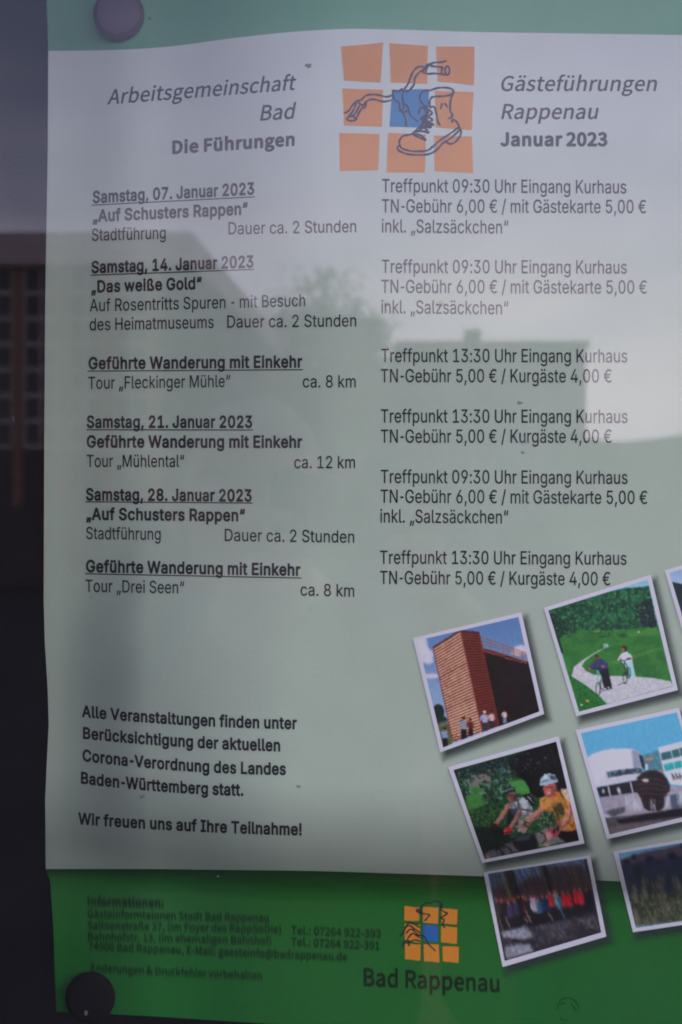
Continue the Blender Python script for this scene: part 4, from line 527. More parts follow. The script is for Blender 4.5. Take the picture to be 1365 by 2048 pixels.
G6, G5, IN = 'TN-Gebühr 6,00 € / mit Gästekarte 5,00 €', 'TN-Gebühr 5,00 € / Kurgäste 4,00 €', 'inkl. „Salzsäckchen“'
for s, p0, p1 in [
 (T1,(764.5,384.5),(1253,387)),(G6,(764,425),(1292.5,426.5)),(IN,(764,465),(1017,467.5)),
 (T1,(764,546),(1254,547.5)),(G6,(763,586),(1294,587.5)),(IN,(763,626.5),(1017,629)),
 (T2_,(763,724),(1255,725)),(G5,(762,764.5),(1223.5,765)),
 (T2_,(762,845),(1255.5,846)),(G5,(762,885.5),(1223.5,885.5)),
 (T1,(762,966),(1255.5,968)),(G6,(761.5,1005.5),(1295,1008)),(IN,(761,1045),(1017,1047)),
 (T2_,(760.5,1127.5),(1253.5,1129.5)),(G5,(760.5,1168),(1221,1170.5))]:
    line_of_text(s, FN, p0, p1, C2)
for s, p0, pm, p1 in [
 ('Alle Veranstaltungen finden unter',(164.5,1433),(421.8,1452),(594.5,1457.5)),
 ('Berücksichtigung der aktuellen',(166.5,1476.5),(380,1494),(561,1502)),
 ('Corona-Verordnung des Landes',(165.5,1521),(408.5,1543.5),(572.5,1549)),
 ('Baden-Württemberg statt.',(162.5,1566),(412,1588),(487.5,1591)),
 ('Wir freuen uns auf Ihre Teilnahme!',(157,1647.5),(388.5,1662),(604,1670))]:
    line_of_text(s, FNB, p0, p1, 23.2, mid=pm, hr=24.2)
for s, b, sl_, h, p0, p1 in [
 ('Arbeitsgemeinschaft',6,0.19,29.5,(215,209),(593,179.3)),('Bad',6,0.19,30.5,(520.7,241.3),(593,237)),
 ('Die Führungen',32,0,26,(345,307.3),(590,290.5)),
 ('Gästeführungen',6,0.19,30,(1002.8,182),(1314.6,182)),('Rappenau',6,0.19,30,(1002.8,238),(1197.8,238)),
 ('Januar 2023',32,0,27,(1001,291.5),(1215.3,291.5))]:
    line_of_text(s, FHB if b > 20 else FH, p0, p1, h, slant=sl_, material=M_inkhead)
blurs = lambda r, q: [(-q*.5, -r), (q*.5, -r*.55), (0, 0), (-q*.5, r*.55), (q*.5, r)]
for s, b, h, p0, p1, r in [
 ('Informationen:',34,16,(176,1810),(328,1814),4.6),('Gästeinformtaionen Stadt Bad Rappenau',22,15.5,(176,1835),(538,1844),3.2),
 ('Salinenstraße 37, (im Foyer des RappSoDie)',22,15.5,(176,1858),(562.5,1866),3.0),
 ('Tel.: 07264 922-393',22,16,(583,1868),(762,1875.5),2.2),
 ('Bahnhofstr. 13, (im ehemaligen Bahnhof)',22,15.5,(177,1880),(543,1889),3.0),
 ('Tel.: 07264 922-391',22,16,(583,1891),(759.5,1899.5),2.2),
 ('74906 Bad Rappenau, E-Mail: gaesteinfo@badrappenau.de',22,15.5,(178,1899.5),(695,1921.5),2.8),
 ('Änderungen & Druckfehler vorbehalten',22,15,(180.5,1943),(524,1959),3.4)]:
    line_of_text(s, FHB if b > 30 else FH, p0, p1, h, material=M_inksoft, ghosts=blurs(r, 1.6))
line_of_text('Bad Rappenau', FH, (728,1971), (999,1983.5), 35, material=M_inksoft, ghosts=blurs(2.0, 1.4) * 1 + [(0.3, 0.4), (-0.3, -0.4)])

# ------------------------------------------------------------------ emblems: nine squares and a line drawing
def catmull(p, n=7):
    p = [np.array(q, float) for q in p]; p = [2*p[0]-p[1]] + p + [2*p[-1]-p[-2]]; o = []
    for i in range(1, len(p)-2):
        for t in np.linspace(0, 1, n, endpoint=False):
            o.append(0.5*((2*p[i])+(-p[i-1]+p[i+1])*t+(2*p[i-1]-5*p[i]+4*p[i+1]-p[i+2])*t*t+(-p[i-1]+3*p[i]-3*p[i+1]+p[i+2])*t**3))
    o.append(p[-2]); return np.array(o)
def strokes(paths, width, tf, seed=3):
    rnd = random.Random(seed); PX, PY, F = [], [], []; k = 0
    for pa in paths:
        c = catmull([tf(*q) for q in pa]); d = np.gradient(c, axis=0); d /= np.maximum(np.linalg.norm(d, axis=1), 1e-6)[:, None]
        nrm = np.stack([-d[:, 1], d[:, 0]], 1)
        wv = width/2 * (0.8 + 0.35*np.abs(np.sin(np.arange(len(c))*0.31 + rnd.random()*6)))
        wv[0] *= 0.5; wv[-1] *= 0.5
        a = c + nrm*wv[:, None]; b = c - nrm*wv[:, None]; n = len(c)
        PX += list(a[:, 0]) + list(b[:, 0]); PY += list(a[:, 1]) + list(b[:, 1])
        F += [(k+i, k+i+1, k+n+i+1, k+n+i) for i in range(n-1)]; k += 2*n
    return np.array(PX), np.array(PY), F
def ell(cx, cy, rx, ry): return [(cx+rx*math.cos(a), cy+ry*math.sin(a)) for a in np.linspace(0, 2*math.pi, 13)]
def quad_grid(c, n):
    c = [np.array(q, float) for q in c]; u, v = np.meshgrid(np.linspace(0, 1, n), np.linspace(0, 1, n)); u = u[..., None]; v = v[..., None]
    P = (c[0]*(1-u)+c[1]*u)*(1-v) + (c[3]*(1-u)+c[2]*u)*v
    return P[..., 0], P[..., 1]
t7 = lambda x, y: (660 + x*.2271, 70 + y*.2271)
t8 = lambda x, y: (690 + x*.2491, 1780 + y*.2491)
boot = [
 [(655,480),(690,430),(730,330),(775,285),(830,278)], [(700,490),(740,440),(750,380),(790,330),(830,310)],
 [(835,345),(820,320),(850,270),(875,262),(850,300),(845,345)], [(870,265),(920,245),(990,240),(1030,228)],
 [(880,270),(930,280),(1000,285)], [(850,345),(930,340),(1000,350),(1030,355)], ell(1035,315,20,38), [(985,345),(985,310),(1000,285)],
 [(270,580),(320,535),(380,525),(430,530),(500,545),(555,530)], [(300,605),(350,572),(400,570),(470,588),(545,575)],
 [(120,690),(160,675),(200,620),(245,578),(270,585)], [(240,590),(290,620),(315,600),(310,640),(280,640)],
 [(235,600),(205,670),(165,720)], [(285,640),(250,700),(230,755)], [(265,620),(225,690),(195,718)], ell(190,738,38,20),
 [(555,485),(600,500),(640,480),(640,560),(650,640),(620,660),(610,600),(570,570),(555,520),(555,485)],
 [(640,490),(680,500),(700,490)], [(650,600),(690,640),(680,670),(640,680),(610,660)], [(640,680),(665,740),(670,810)], [(690,660),(720,720),(780,765)],
 [(880,640),(880,580),(900,550),(940,543),(1000,540),(1060,530),(1090,505),(1070,475),(1020,465),(950,468),(880,490),(830,495),(795,530),(800,580),(830,620),(870,640)],
 [(1090,505),(1065,570),(1060,660),(1080,715),(1040,740)], [(1075,775),(1085,745),(1120,770),(1145,820),(1155,870),(1120,930),(1070,960),(1020,945)],
 [(600,975),(600,1010),(650,1040),(720,1055),(840,1055),(900,1040),(950,1005),(1000,950),(1060,915),(1130,850),(1145,830)],
 [(610,960),(625,990),(660,1010),(740,1025),(850,1020),(900,990),(970,930),(1060,870),(1140,810)],
 [(625,990),(612,940),(640,895),(690,880),(730,870),(780,820),(820,790)], [(730,870),(800,885),(845,925),(790,905),(735,880)],
 [(880,640),(920,635),(940,700),(955,770),(975,800)],
 [(870,650),(900,690),(870,720),(905,750),(870,770),(915,790),(830,800)], [(780,700),(795,650),(830,640),(870,680),(820,740),(860,760),(800,790)],
 [(770,850),(830,850),(870,865),(830,820),(760,860)], [(975,655),(990,600)], [(1010,600),(1040,640)], [(840,700),(800,745),(850,725),(815,770),(860,745)],
 [(830,640),(850,700),(830,760),(880,800)], [(790,830),(830,800),(860,815),(900,812)]]
sq1 = [[(97,103),(470,68),(448,420),(125,402)],[(525,72),(863,95),(858,430),(538,422)],[(938,105),(1275,103),(1270,445),(950,410)],
 [(112,470),(468,484),(462,808),(125,797)],[(550,482),(872,478),(868,818),(527,808)],[(928,490),(1266,502),(1250,840),(932,815)],
 [(83,862),(440,875),(428,1190),(90,1200)],[(512,860),(848,880),(838,1212),(500,1212)],[(918,883),(1252,898),(1265,1215),(922,1198)]]
doodle = [[(570,160),(600,185),(640,190),(682,200),(660,225),(640,250)],[(575,150),(605,165),(620,180),(590,175),(572,165)],
 [(600,160),(620,130),(650,105),(700,100),(720,85),(760,100),(782,120),(770,150),(800,175),(825,185),(800,205),(772,222),(800,240),(785,270),(805,305)],
 [(750,90),(775,110),(765,130),(785,140)],
 [(440,372),(470,340),(500,280),(530,262),(570,280),(605,300)],[(490,350),(520,318),(550,320),(590,360),(640,372),(670,430),(730,490)],
 [(500,392),(540,350),(570,360),(605,385)],[(468,462),(470,430),(510,400),(515,452)],[(500,425),(560,400),(605,412)],[(485,300),(520,285),(560,310),(605,345)]]
sq2 = [[(478,128),(600,140),(597,248),(478,245)],[(628,135),(752,140),(750,270),(630,262)],[(778,148),(908,155),(898,275),(775,268)],
 [(482,270),(605,280),(606,425),(484,400)],[(628,282),(747,285),(750,415),(632,408)],[(773,290),(902,298),(898,432),(775,420)],
 [(482,432),(608,436),(606,565),(486,555)],[(634,434),(756,436),(762,580),(636,570)],[(783,450),(915,455),(912,585),(790,572)]]
def emblem(paths, sqs, tf, wd, ink, mo, mb, label):
    PX, PY, F = strokes(paths, wd, tf)
    e = link('emblem_drawing', new_mesh('emblem_drawing', paper(PX, PY, L_INK + 3e-5), F), ink, poster, label)
    for i, q in enumerate(sqs):
        gx, gy = quad_grid([tf(*p) for p in q], 6)
        gx = gx + 0.35*np.sin(gy*0.9+i); gy = gy + 0.35*np.sin(gx*0.8+i*2)
        link('emblem_square', grid_mesh('emblem_square', gx, gy, L_INK - 4e-5), mb if i == 4 else mo, e, 'blue centre square' if i == 4 else None)
emblem(boot, sq1, t7, 3.9, M_inkblue, M_orange, M_blue, 'line drawing of a laced hiking boot and a bicycle handlebar')
emblem(doodle, sq2, t8, 3.0, M_ink, M_orange2, M_blue2, 'loose black brush drawing over the small emblem')
tt = lambda x, y: (640 + x*.531, 1700 + y*.531)
PX, PY, F = strokes([[(893,600),(905,568),(935,556),(965,572),(978,602)],[(905,585),(915,575),(925,578)],[(945,575),(955,590),(965,610)],[(905,632),(915,638),(932,640)]], 2.4, tt)
link('faint_print', new_mesh('faint_print', paper(PX, PY, L_INK), F), M_faint, poster, 'faint curled outline printed low on the green band')

# ------------------------------------------------------------------ printed photographs (flat print, drawn here and carried as print colour)
OX, OY, CW, CH = 800, 1100, 800, 880
cv = np.zeros((CH, CW, 3)); rs = np.random.RandomState(5)
def noise(h, w, cell, seed, octs=3):
    r = np.random.RandomState(seed); out = np.zeros((h, w)); tot = 0; a = 1.0
    for o in range(octs):
        c = max(cell / 2**o, 1.0); gh, gw = int(h/c)+3, int(w/c)+3; g = r.rand(gh, gw)
        yy = np.arange(h)/c; xx = np.arange(w)/c; y0 = yy.astype(int); x0 = xx.astype(int)
        fy = sm(yy-y0)[:, None]; fx = sm(xx-x0)[None]
        out += a*((g[y0][:, x0]*(1-fx)+g[y0][:, x0+1]*fx)*(1-fy)+(g[y0+1][:, x0]*(1-fx)+g[y0+1][:, x0+1]*fx)*fy); tot += a; a *= 0.55
    return out/tot
NZ = {c: noise(CH, CW, c, c) for c in (2, 3, 5, 8, 14, 30)}
def mask(pts, ss=3, soft=0):
    p = np.array(pts, float) - (OX, OY); x0, y0 = np.floor(p.min(0)).astype(int) - 2 - soft; x1, y1 = np.ceil(p.max(0)).astype(int) + 2 + soft
    x0 = max(x0, 0); y0 = max(y0, 0); x1 = min(x1, CW); y1 = min(y1, CH)
    if x1 <= x0 or y1 <= y0: return None
    off = (np.arange(ss)+.5)/ss; X = (np.arange(x0, x1)[:, None]+off).ravel(); Y = (np.arange(y0, y1)[:, None]+off).ravel()
    ins = np.zeros((len(Y), len(X)), bool)
    for i in range(len(p)):
        ax, ay = p[i]; bx, by = p[(i+1) % len(p)]
        if ay == by: continue
        c = ((ay > Y) != (by > Y)); xi = ax+(Y-ay)*(bx-ax)/(by-ay); ins ^= c[:, None] & (X[None] < xi[:, None])
    m = ins.reshape(y1-y0, ss, x1-x0, ss).mean((1, 3))
    for _ in range(soft):
        m = (m + np.roll(m, 1, 0) + np.roll(m, -1, 0))/3; m = (m + np.roll(m, 1, 1) + np.roll(m, -1, 1))/3
    return m, x0, y0, x1, y1
def paint(pts, col, a=1.0, soft=0, tex=None, amt=0.0, col2=None, within=None, thr=None):
    r = mask(pts, soft=soft)
    if r is None: return
    m, x0, y0, x1, y1 = r; m = m*a
    c = np.array(col, float)/255; c = np.broadcast_to(c, (y1-y0, x1-x0, 3)).copy()
    if tex:
        n = NZ[tex][y0:y1, x0:x1]
        if thr is not None: m = m*sm((n-thr)/0.08)
        elif col2 is not None: k = sm((n-0.35)/0.3)[..., None]; c = c*(1-k)+np.array(col2)/255.*k
        if amt: c = c*(1+amt*(n-0.5)*2)[..., None]
    cv[y0:y1, x0:x1] = cv[y0:y1, x0:x1]*(1-m[..., None]) + c*m[..., None]
def vgrad(pts, ca, cb, ya, yb, dx=0.0):
    r = mask(pts)
    if r is None: return
    m, x0, y0, x1, y1 = r; yy = (np.arange(y0, y1)+OY)[:, None] + dx*(np.arange(x0, x1)+OX)[None]
    t = np.clip((yy-ya)/(yb-ya), 0, 1)[..., None]; c = np.array(ca)/255.*(1-t)+np.array(cb)/255.*t
    cv[y0:y1, x0:x1] = cv[y0:y1, x0:x1]*(1-m[..., None]) + c*m[..., None]
def ln(p, q, wd, col, a=1.0, soft=0):
    p = np.array(p, float); q = np.array(q, float); d = q-p; n = np.array([-d[1], d[0]])/max(np.hypot(*d), 1e-6)*wd/2
    paint([p+n, q+n, q-n, p-n], col, a, soft)
def pl(ps, wd, col, a=1.0, soft=0):
    for p, q in zip(ps[:-1], ps[1:]): ln(p, q, wd, col, a, soft)
def ov(cx, cy, rx, ry, col, a=1.0, soft=0, rot=0, **k):
    paint([(cx+rx*math.cos(t)*math.cos(rot)-ry*math.sin(t)*math.sin(rot), cy+rx*math.cos(t)*math.sin(rot)+ry*math.sin(t)*math.cos(rot)) for t in np.linspace(0, 2*math.pi, 18)[:-1]], col, a, soft, **k)
def fm(ox, oy, k): return lambda *q: [(ox+x*k, oy+y*k) for x, y in q]

# 1: timber tower with a dark wall behind
A = fm(800, 1200, .2344); o = lambda x, y: A((x, y))[0]; K = .2344
vgrad(A((100,300),(1060,90),(1260,1000),(330,1320)), (88,118,170), (142,160,196), 1250, 1450)
for x, y, rx, ry in ((140,420,60,90),(170,620,40,60),(170,370,70,60),(210,470,80,60),(150,520,60,70),(250,520,40,30),(270,650,70,22),(1040,430,70,45),(1000,450,50,30),(190,420,60,50),(160,330,60,30)):
    ov(*o(x, y), rx*K, ry*K, (196,188,214), 0.85, 3)
ov(*o(330,960), 52*K, 70*K, (26,38,34), 1, 1, tex=3, amt=.4); ov(*o(350,1030), 60*K, 40*K, (30,44,36), 1, 1)
paint(A((325,1070),(430,1040),(450,1230),(370,1270)), (84,92,62), tex=3, amt=.15)
paint(A((330,1045),(420,1025),(425,1055),(335,1085)), (120,120,124), .6, 1)
paint(A((700,410),(1100,530),(1200,960),(850,1080)), (30,22,22), tex=8, amt=.25)
paint(A((870,640),(1000,660),(1040,900),(900,880)), (44,24,26), .5, 4)
lf = A((285,405),(515,262),(705,1130),(455,1215)); rt = A((515,262),(680,278),(850,1075),(705,1130))
paint(lf, (214,160,144), tex=5, amt=.12); paint(rt, (112,50,42), tex=5, amt=.12)
NL = 36
for i in range(NL):
    t = (i+.5)/NL; p = np.array(lf[0])*(1-t)+np.array(lf[3])*t; q = np.array(lf[1])*(1-t)+np.array(lf[2])*t
    ln(p, q, 2.3 + (0.7 if i % 12 == 11 else 0), (70,32,30), .95)
    r0 = q; r1 = np.array(rt[1])*(1-t)+np.array(rt[2])*t; ln(r0, r1, 1.9, (52,18,18), .9)
paint(lf, (225,170,150), .16, 2, tex=14, thr=.5)
pl([lf[1], lf[2]], 2.0, (150,92,80)); pl([rt[1], rt[2]], 1.6, (120,58,48)); pl([lf[0], lf[1], rt[1]], 2.0, (60,26,26)); pl([lf[0], lf[3]], 1.5, (110,50,44))
for dy in (0, 28, 55, 92): ln(o(692, 318+dy), o(1082, 455+dy*.5), 1.3, (140,80,72))
for x, y in ((765,345),(880,385),(968,420),(1045,450)): ln(o(x, y-8), o(x+8, y+80), 1.7, (150,90,80))
for i in range(26): 
    x = 715+i*14.5; ov(*o(x, 428+i*4.1+rs.rand()*14), 2.4, 1.8, (128+rs.randint(40),60,50))
def man(x, y, h, top, leg, skin=(150,90,76), hat=None, lean=0):
    k = h*K; X, Y = o(x, y)
    ln((X-k*.04, Y), (X-k*.01, Y-k*.47), k*.15, leg); ln((X+k*.09, Y-k*.02), (X+k*.05, Y-k*.47), k*.15, leg)
    paint([(X-k*.13, Y-k*.8), (X+k*.15, Y-k*.8), (X+k*.15, Y-k*.42), (X-k*.10, Y-k*.42)], top)
    ln((X-k*.14, Y-k*.76), (X-k*.19, Y-k*.5), k*.07, top); ln((X+k*.15, Y-k*.76), (X+k*.2, Y-k*.5), k*.07, skin)
    ov(X, Y-k*.9, k*.075, k*.09, skin); ov(X, Y-k*.94, k*.08, k*.06, hat or (40,26,26))
man(545,1185,190,(128,134,156),(18,18,24)); man(605,1160,150,(88,34,38),(30,20,24)); man(725,1120,175,(150,158,200),(52,54,70),hat=(200,196,210))
man(785,1095,150,(190,160,180),(40,44,62)); man(895,1055,120,(205,176,186),(110,124,160)); man(385,1248,160,(120,140,190),(16,16,22))
def leaves(pts, n, cols, seed, ln_=9):
    r = np.random.RandomState(seed); p = np.array(pts, float); lo, hi = p.min(0), p.max(0); c = 0
    for _ in range(n*4):
        q = lo+(hi-lo)*r.rand(2); ins = False
        for i in range(len(p)):
            a, b = p[i], p[(i+1) % len(p)]
            if (a[1] > q[1]) != (b[1] > q[1]) and q[0] < a[0]+(q[1]-a[1])*(b[0]-a[0])/(b[1]-a[1]): ins = not ins
        if not ins: continue
        t = r.rand()*3.14; l_ = ln_*K*(.5+r.rand()); ov(q[0], q[1], l_, l_*.42, cols[r.randint(len(cols))], .85, 0, t); c += 1
        if c >= n: break
# 2: two walkers with bicycles on a path in a green valley
A = fm(1065, 1120, .2198); K = .2198; o = lambda x, y: A((x, y))[0]
vgrad(A((90,440),(1090,120),(1340,1190),(410,1430)), (130,170,200), (130,170,200), 0, 1)
paint(A((100,470),(420,375),(700,290),(860,255),(1000,248),(1060,235),(1150,640),(900,640),(200,720)), (30,88,62), tex=8, col2=(22,62,48))
paint(A((100,470),(420,375),(700,290),(860,255),(1000,248),(1060,235),(1150,640),(900,640),(200,720)), (58,124,78), .55, 0, tex=5, thr=.55)
paint(A((100,470),(420,375),(700,290),(1060,240),(1150,640),(900,640),(200,720)), (14,42,36), .5, 0, tex=14, thr=.58)
paint(A((230,700),(450,645),(700,640),(900,630),(1150,605),(1290,1180),(430,1400)), (58,118,58), tex=14, col2=(44,98,50), amt=.1)
paint(A((150,480),(260,520),(330,640),(250,720),(290,850),(240,840)), (18,52,38), tex=3, amt=.5)
paint(A((960,420),(1020,370),(1085,370),(1140,610),(1090,625),(960,560)), (30,40,50), tex=5, amt=.25)
for x, y, rx, ry in ((690,600,70,45),(850,590,70,45),(930,570,50,50),(370,600,60,50),(470,580,50,55)): ov(*o(x, y), rx*K, ry*K, (26,70,48), .8, 1, tex=3, amt=.4)
ln(o(690,640), o(705,695), 2, (40,50,40)); ov(*o(660,698), 60*K, 7*K, (26,74,38), .8, 1); ov(*o(830,690), 50*K, 16*K, (22,60,34), .9, 1)
paint(A((540,645),(640,640),(660,652),(560,658)), (150,150,60), .7, 1); paint(A((780,700),(1130,600),(1150,690),(980,690)), (80,140,66), .5, 3)
paint(A((700,930),(1180,790),(1180,810),(760,950)), (120,140,80), .4, 2)
ln(o(290,780), o(560,735), 1.2, (30,80,42), .7)
leaves(A((100,470),(420,375),(700,290),(860,255),(1000,248),(1060,235),(1150,600),(900,630),(200,720)), 620, [(34,92,62),(62,128,82),(22,64,48),(46,108,70),(16,46,38),(74,140,92)], 21, 11)
leaves(A((960,400),(1030,360),(1085,370),(1140,610),(1090,625),(960,570)), 70, [(26,40,46),(40,58,62),(20,30,36)], 22, 13)
leaves(A((150,480),(260,520),(330,640),(250,720),(290,850),(240,840)), 90, [(14,44,34),(40,88,56),(24,60,42)], 23, 11)
for _ in range(420):
    x = 260+rs.rand()*960; y = 660+rs.rand()*520+(x-700)*-.12; ln(o(x, y), o(x+26, y-8), 1.1, ((46,112,52),(70,132,66),(60,116,50),(84,140,76))[rs.randint(4)], .35)
paint(A((750,765),(660,800),(560,850),(450,920),(380,975),(360,1060),(420,1100),(520,1170),(600,1230),(680,1315),(1285,1150),(1260,1105),(1100,1075),(900,1060),(700,1055),(560,1045),(490,1010),(455,965),(480,920),(560,860),(660,805)), (178,176,194), tex=3, amt=.1, soft=0)
paint(A((350,1060),(440,1110),(520,1165),(600,1230),(690,1320),(430,1400)), (34,100,46), tex=3, amt=.35)
for i in range(60):
    x = 380+rs.rand()*270; y = 1095+(x-370)*.75+rs.rand()*30; ln(o(x, y), o(x+8, y-22), .9, (40,118,54))
ov(*o(505,1283), 3.4, 2.2, (214,140,70)); ov(*o(450,1320), 2.4, 2, (190,196,190)); ov(*o(970,657), 2, 1.4, (190,200,220))
paint(A((648,765),(690,765),(692,795),(655,798)), (180,190,210), .9, 1); ln(o(670,768), o(672,796), 1.2, (60,70,100))
def bike(x, y, h, col):                                     # seen nearly end on
    for dx, dy, rr in ((0,0,h*.27),(h*.17,-h*.22,h*.25)):
        X, Y = o(x+dx, y+dy); pl([(X+rr*K*.32*math.cos(t), Y+rr*K*math.sin(t)) for t in np.linspace(0, 2*math.pi, 15)], 1.4, (30,34,44))
    pl([o(x,y-h*.1), o(x-h*.03,y-h*.75), o(x+h*.12,y-h*.5), o(x+h*.17,y-h*.2)], 2, col); pl([o(x-h*.25,y-h*.82), o(x-h*.03,y-h*.78), o(x+h*.16,y-h*.86)], 1.7, (24,26,34))
ln(o(640,1195), o(730,1165), 2.4, (90,92,110), .8); ln(o(780,1140), o(850,1115), 2.2, (90,92,110), .8)
paint(A((600,985),(690,980),(725,1150),(655,1160),(625,1060)), (30,28,40)); paint(A((520,975),(560,935),(590,905),(640,900),(690,945),(690,985),(640,1000),(600,1010),(560,980),(530,1000)), (58,60,112), tex=3, amt=.2)
ov(*o(592,890), 4.6, 4.8, (120,62,52)); ov(*o(588,876), 4.4, 2.6, (60,40,40)); ov(*o(645,970), 4.4, 2.6, (160,100,96)); ov(*o(522,990), 2.6, 3, (150,90,84))
ln(o(665,1150), o(690,1178), 3, (20,20,26)); ln(o(705,1150), o(725,1172), 3, (20,20,26)); bike(600,1175,230,(110,160,160))
paint(A((815,850),(860,835),(905,870),(915,940),(925,1000),(930,1080),(905,1090),(870,1000),(840,960),(800,900),(775,925),(785,890)), (190,196,222), tex=3, amt=.08)
paint(A((850,930),(915,930),(945,1085),(915,1092)), (150,196,214)); ov(*o(838,812), 5.4, 6.2, (46,30,32)); ov(*o(828,820), 3.6, 4.6, (150,84,66)); ov(*o(882,900), 5, 2.4, (128,70,66))
ln(o(790,925), o(810,890), 3, (170,110,100)); ln(o(925,1085), o(950,1092), 2.4, (200,190,200)); bike(845,1075,200,(50,60,76))
# 3: two cyclists wearing helmets
A = fm(880, 1450, .2271); K = .2271; o = lambda x, y: A((x, y))[0]
paint(A((60,360),(1060,90),(1290,1050),(370,1230)), (46,84,50), tex=8, col2=(30,58,40), amt=.2)
paint(A((120,395),(620,270),(700,300),(600,420),(130,470)), (22,36,38), tex=5, col2=(40,58,60))
paint(A((250,460),(450,420),(460,540),(280,560),(210,500)), (112,104,104), 1, 2, tex=3, amt=.1)
paint(A((230,560),(420,520),(420,700),(240,760)), (66,118,62), .9, 3, tex=5, amt=.15); paint(A((600,500),(740,480),(810,560),(790,620),(640,600)), (70,126,66), 1, 2, tex=5, amt=.12)
paint(A((600,290),(1030,140),(1130,560),(860,640),(800,600),(760,500),(640,420)), (16,16,20), 1, 1, tex=5, amt=.4)
G3 = [(20,40,30),(34,66,44),(60,92,78),(16,28,26),(104,128,130)]
leaves(A((120,395),(260,380),(300,450),(280,600),(230,640),(180,560)), 130, G3, 1, 14)
leaves(A((430,380),(600,370),(700,440),(600,500),(640,560),(560,620),(560,740),(420,760),(370,620),(360,520),(430,480)), 330, G3, 2, 15)
leaves(A((640,260),(1020,150),(1040,330),(1090,500),(860,420),(700,470)), 90, [(10,10,12),(40,44,50),(22,24,26),(84,90,100)], 3, 9)
leaves(A((240,740),(560,740),(600,860),(520,920),(300,960)), 260, [(40,72,44),(60,100,60),(26,48,34),(80,112,78)], 4, 12)
leaves(A((860,800),(1000,740),(1020,900),(880,930)), 110, [(30,48,36),(70,92,72),(110,130,116)], 6, 13)
paint(A((300,900),(520,900),(620,960),(680,1120),(395,1182)), (26,36,34), .9, 2, tex=5, amt=.4)
paint(A((560,1060),(640,1030),(700,1110),(600,1140),(395,1185),(400,1130)), (96,92,104), .9, 2, tex=3, amt=.2)
paint(A((840,960),(960,900),(1040,880),(1080,960),(1230,1010),(880,1080)), (130,118,124), .85, 2, tex=3, amt=.25)
paint(A((600,700),(680,640),(760,640),(830,760),(800,880),(740,930),(690,860),(640,800)), (164,166,180), 1, 1)     # white shirt
paint(A((610,740),(700,735),(720,800),(680,880),(630,900),(590,860),(600,790)), (22,26,32), .9, 1)
paint(A((700,820),(800,780),(830,770),(760,950),(730,960),(690,900)), (150,140,120), .9, 1)
paint(A((735,620),(800,600),(850,650),(830,720),(800,700),(760,650)), (24,24,30)); ln(o(770,625), o(830,690), 2.2, (150,154,166)); ln(o(795,612), o(845,660), 1.2, (150,154,166))
ln(o(690,650), o(700,740), 2.2, (30,34,40)); ln(o(700,735), o(820,765), 2, (30,34,40)); ln(o(620,690), o(640,740), 1.8, (60,60,66))
pl([o(610,700), o(560,790), o(495,880)], 9, (158,110,104)); pl([o(720,740), o(670,830), o(625,910)], 9, (150,104,100))
ov(*o(635,640), 9, 11, (128,84,78)); paint(A((565,600),(580,560),(620,538),(660,550),(672,590),(640,585),(590,605)), (34,34,44)); ln(o(575,585), o(655,560), 1.4, (150,150,168)); ln(o(590,570), o(650,548), 1, (130,130,150))
ov(*o(485,900), 7, 8, (60,24,30)); ov(*o(600,930), 8.5, 7, (178,44,48)); ov(*o(575,945), 3, 4, (200,90,90)); 
paint(A((900,660),(960,620),(1050,580),(1130,570),(1160,700),(1225,930),(1060,940),(1030,860),(1000,760),(930,760)), (176,112,54), 1, 1, tex=8, amt=.1)
paint(A((1060,565),(1125,562),(1155,690),(1110,650)), (196,186,190), .8, 1); ln(o(1060,580), o(1130,740), 3, (70,60,30)); paint(A((975,690),(1080,680),(1105,800),(1040,850),(1020,780)), (62,68,50), 1, 1)
paint(A((880,650),(950,620),(970,680),(930,760),(880,740)), (190,130,84), 1, 1)
pl([o(900,740), o(830,810), o(750,880)], 12, (170,118,112)); pl([o(1160,720), o(1130,830), o(1060,900)], 13, (172,116,116))
paint(A((1060,930),(1210,930),(1228,1010),(1120,1040),(1040,980)), (30,22,28), 1, 2)
ov(*o(975,570), 14, 17, (160,86,84)); ov(*o(965,590), 8, 6, (190,110,104), .7, 1); ln(o(1035,520), o(1010,620), 1.6, (40,36,44))
paint(A((882,535),(885,480),(925,435),(970,425),(1020,445),(1045,490),(1040,510),(990,515),(920,540)), (150,164,188)); paint(A((960,440),(1020,455),(1035,490),(980,480)), (60,76,100), 1, 1); ln(o(900,500), o(960,490), 2, (70,90,120)); ov(*o(930,460), 4, 3, (210,216,230), .8, 1)
ov(*o(745,885), 5, 5, (60,40,50)); ov(*o(715,905), 9, 7, (150,110,124), 1, 1); ov(*o(1000,950), 13, 10, (150,70,84), 1, 1); ov(*o(1040,910), 5, 5, (40,36,44)); ov(*o(960,975), 7, 8, (196,140,150), .8, 1); ov(*o(1010,940), 3, 5, (60,30,40))
paint(A((640,1000),(700,970),(830,965),(860,1020),(860,1090),(700,1115),(650,1060)), (26,24,30), 1, 1); paint(A((660,1000),(710,975),(810,970),(790,1010),(680,1030)), (70,72,88), .8, 2)
for c_, r_ in (((560,1150),80),((470,1180),100)):
    X, Y = o(*c_); pl([(X+r_*K*math.cos(t), Y+r_*K*math.sin(t)) for t in np.linspace(-2.6, -.2, 14)], 2.8, (18,18,24))
for x in (500, 535, 560): ln(o(x,1040), o(x+10,1150), 1.6, (20,20,26))
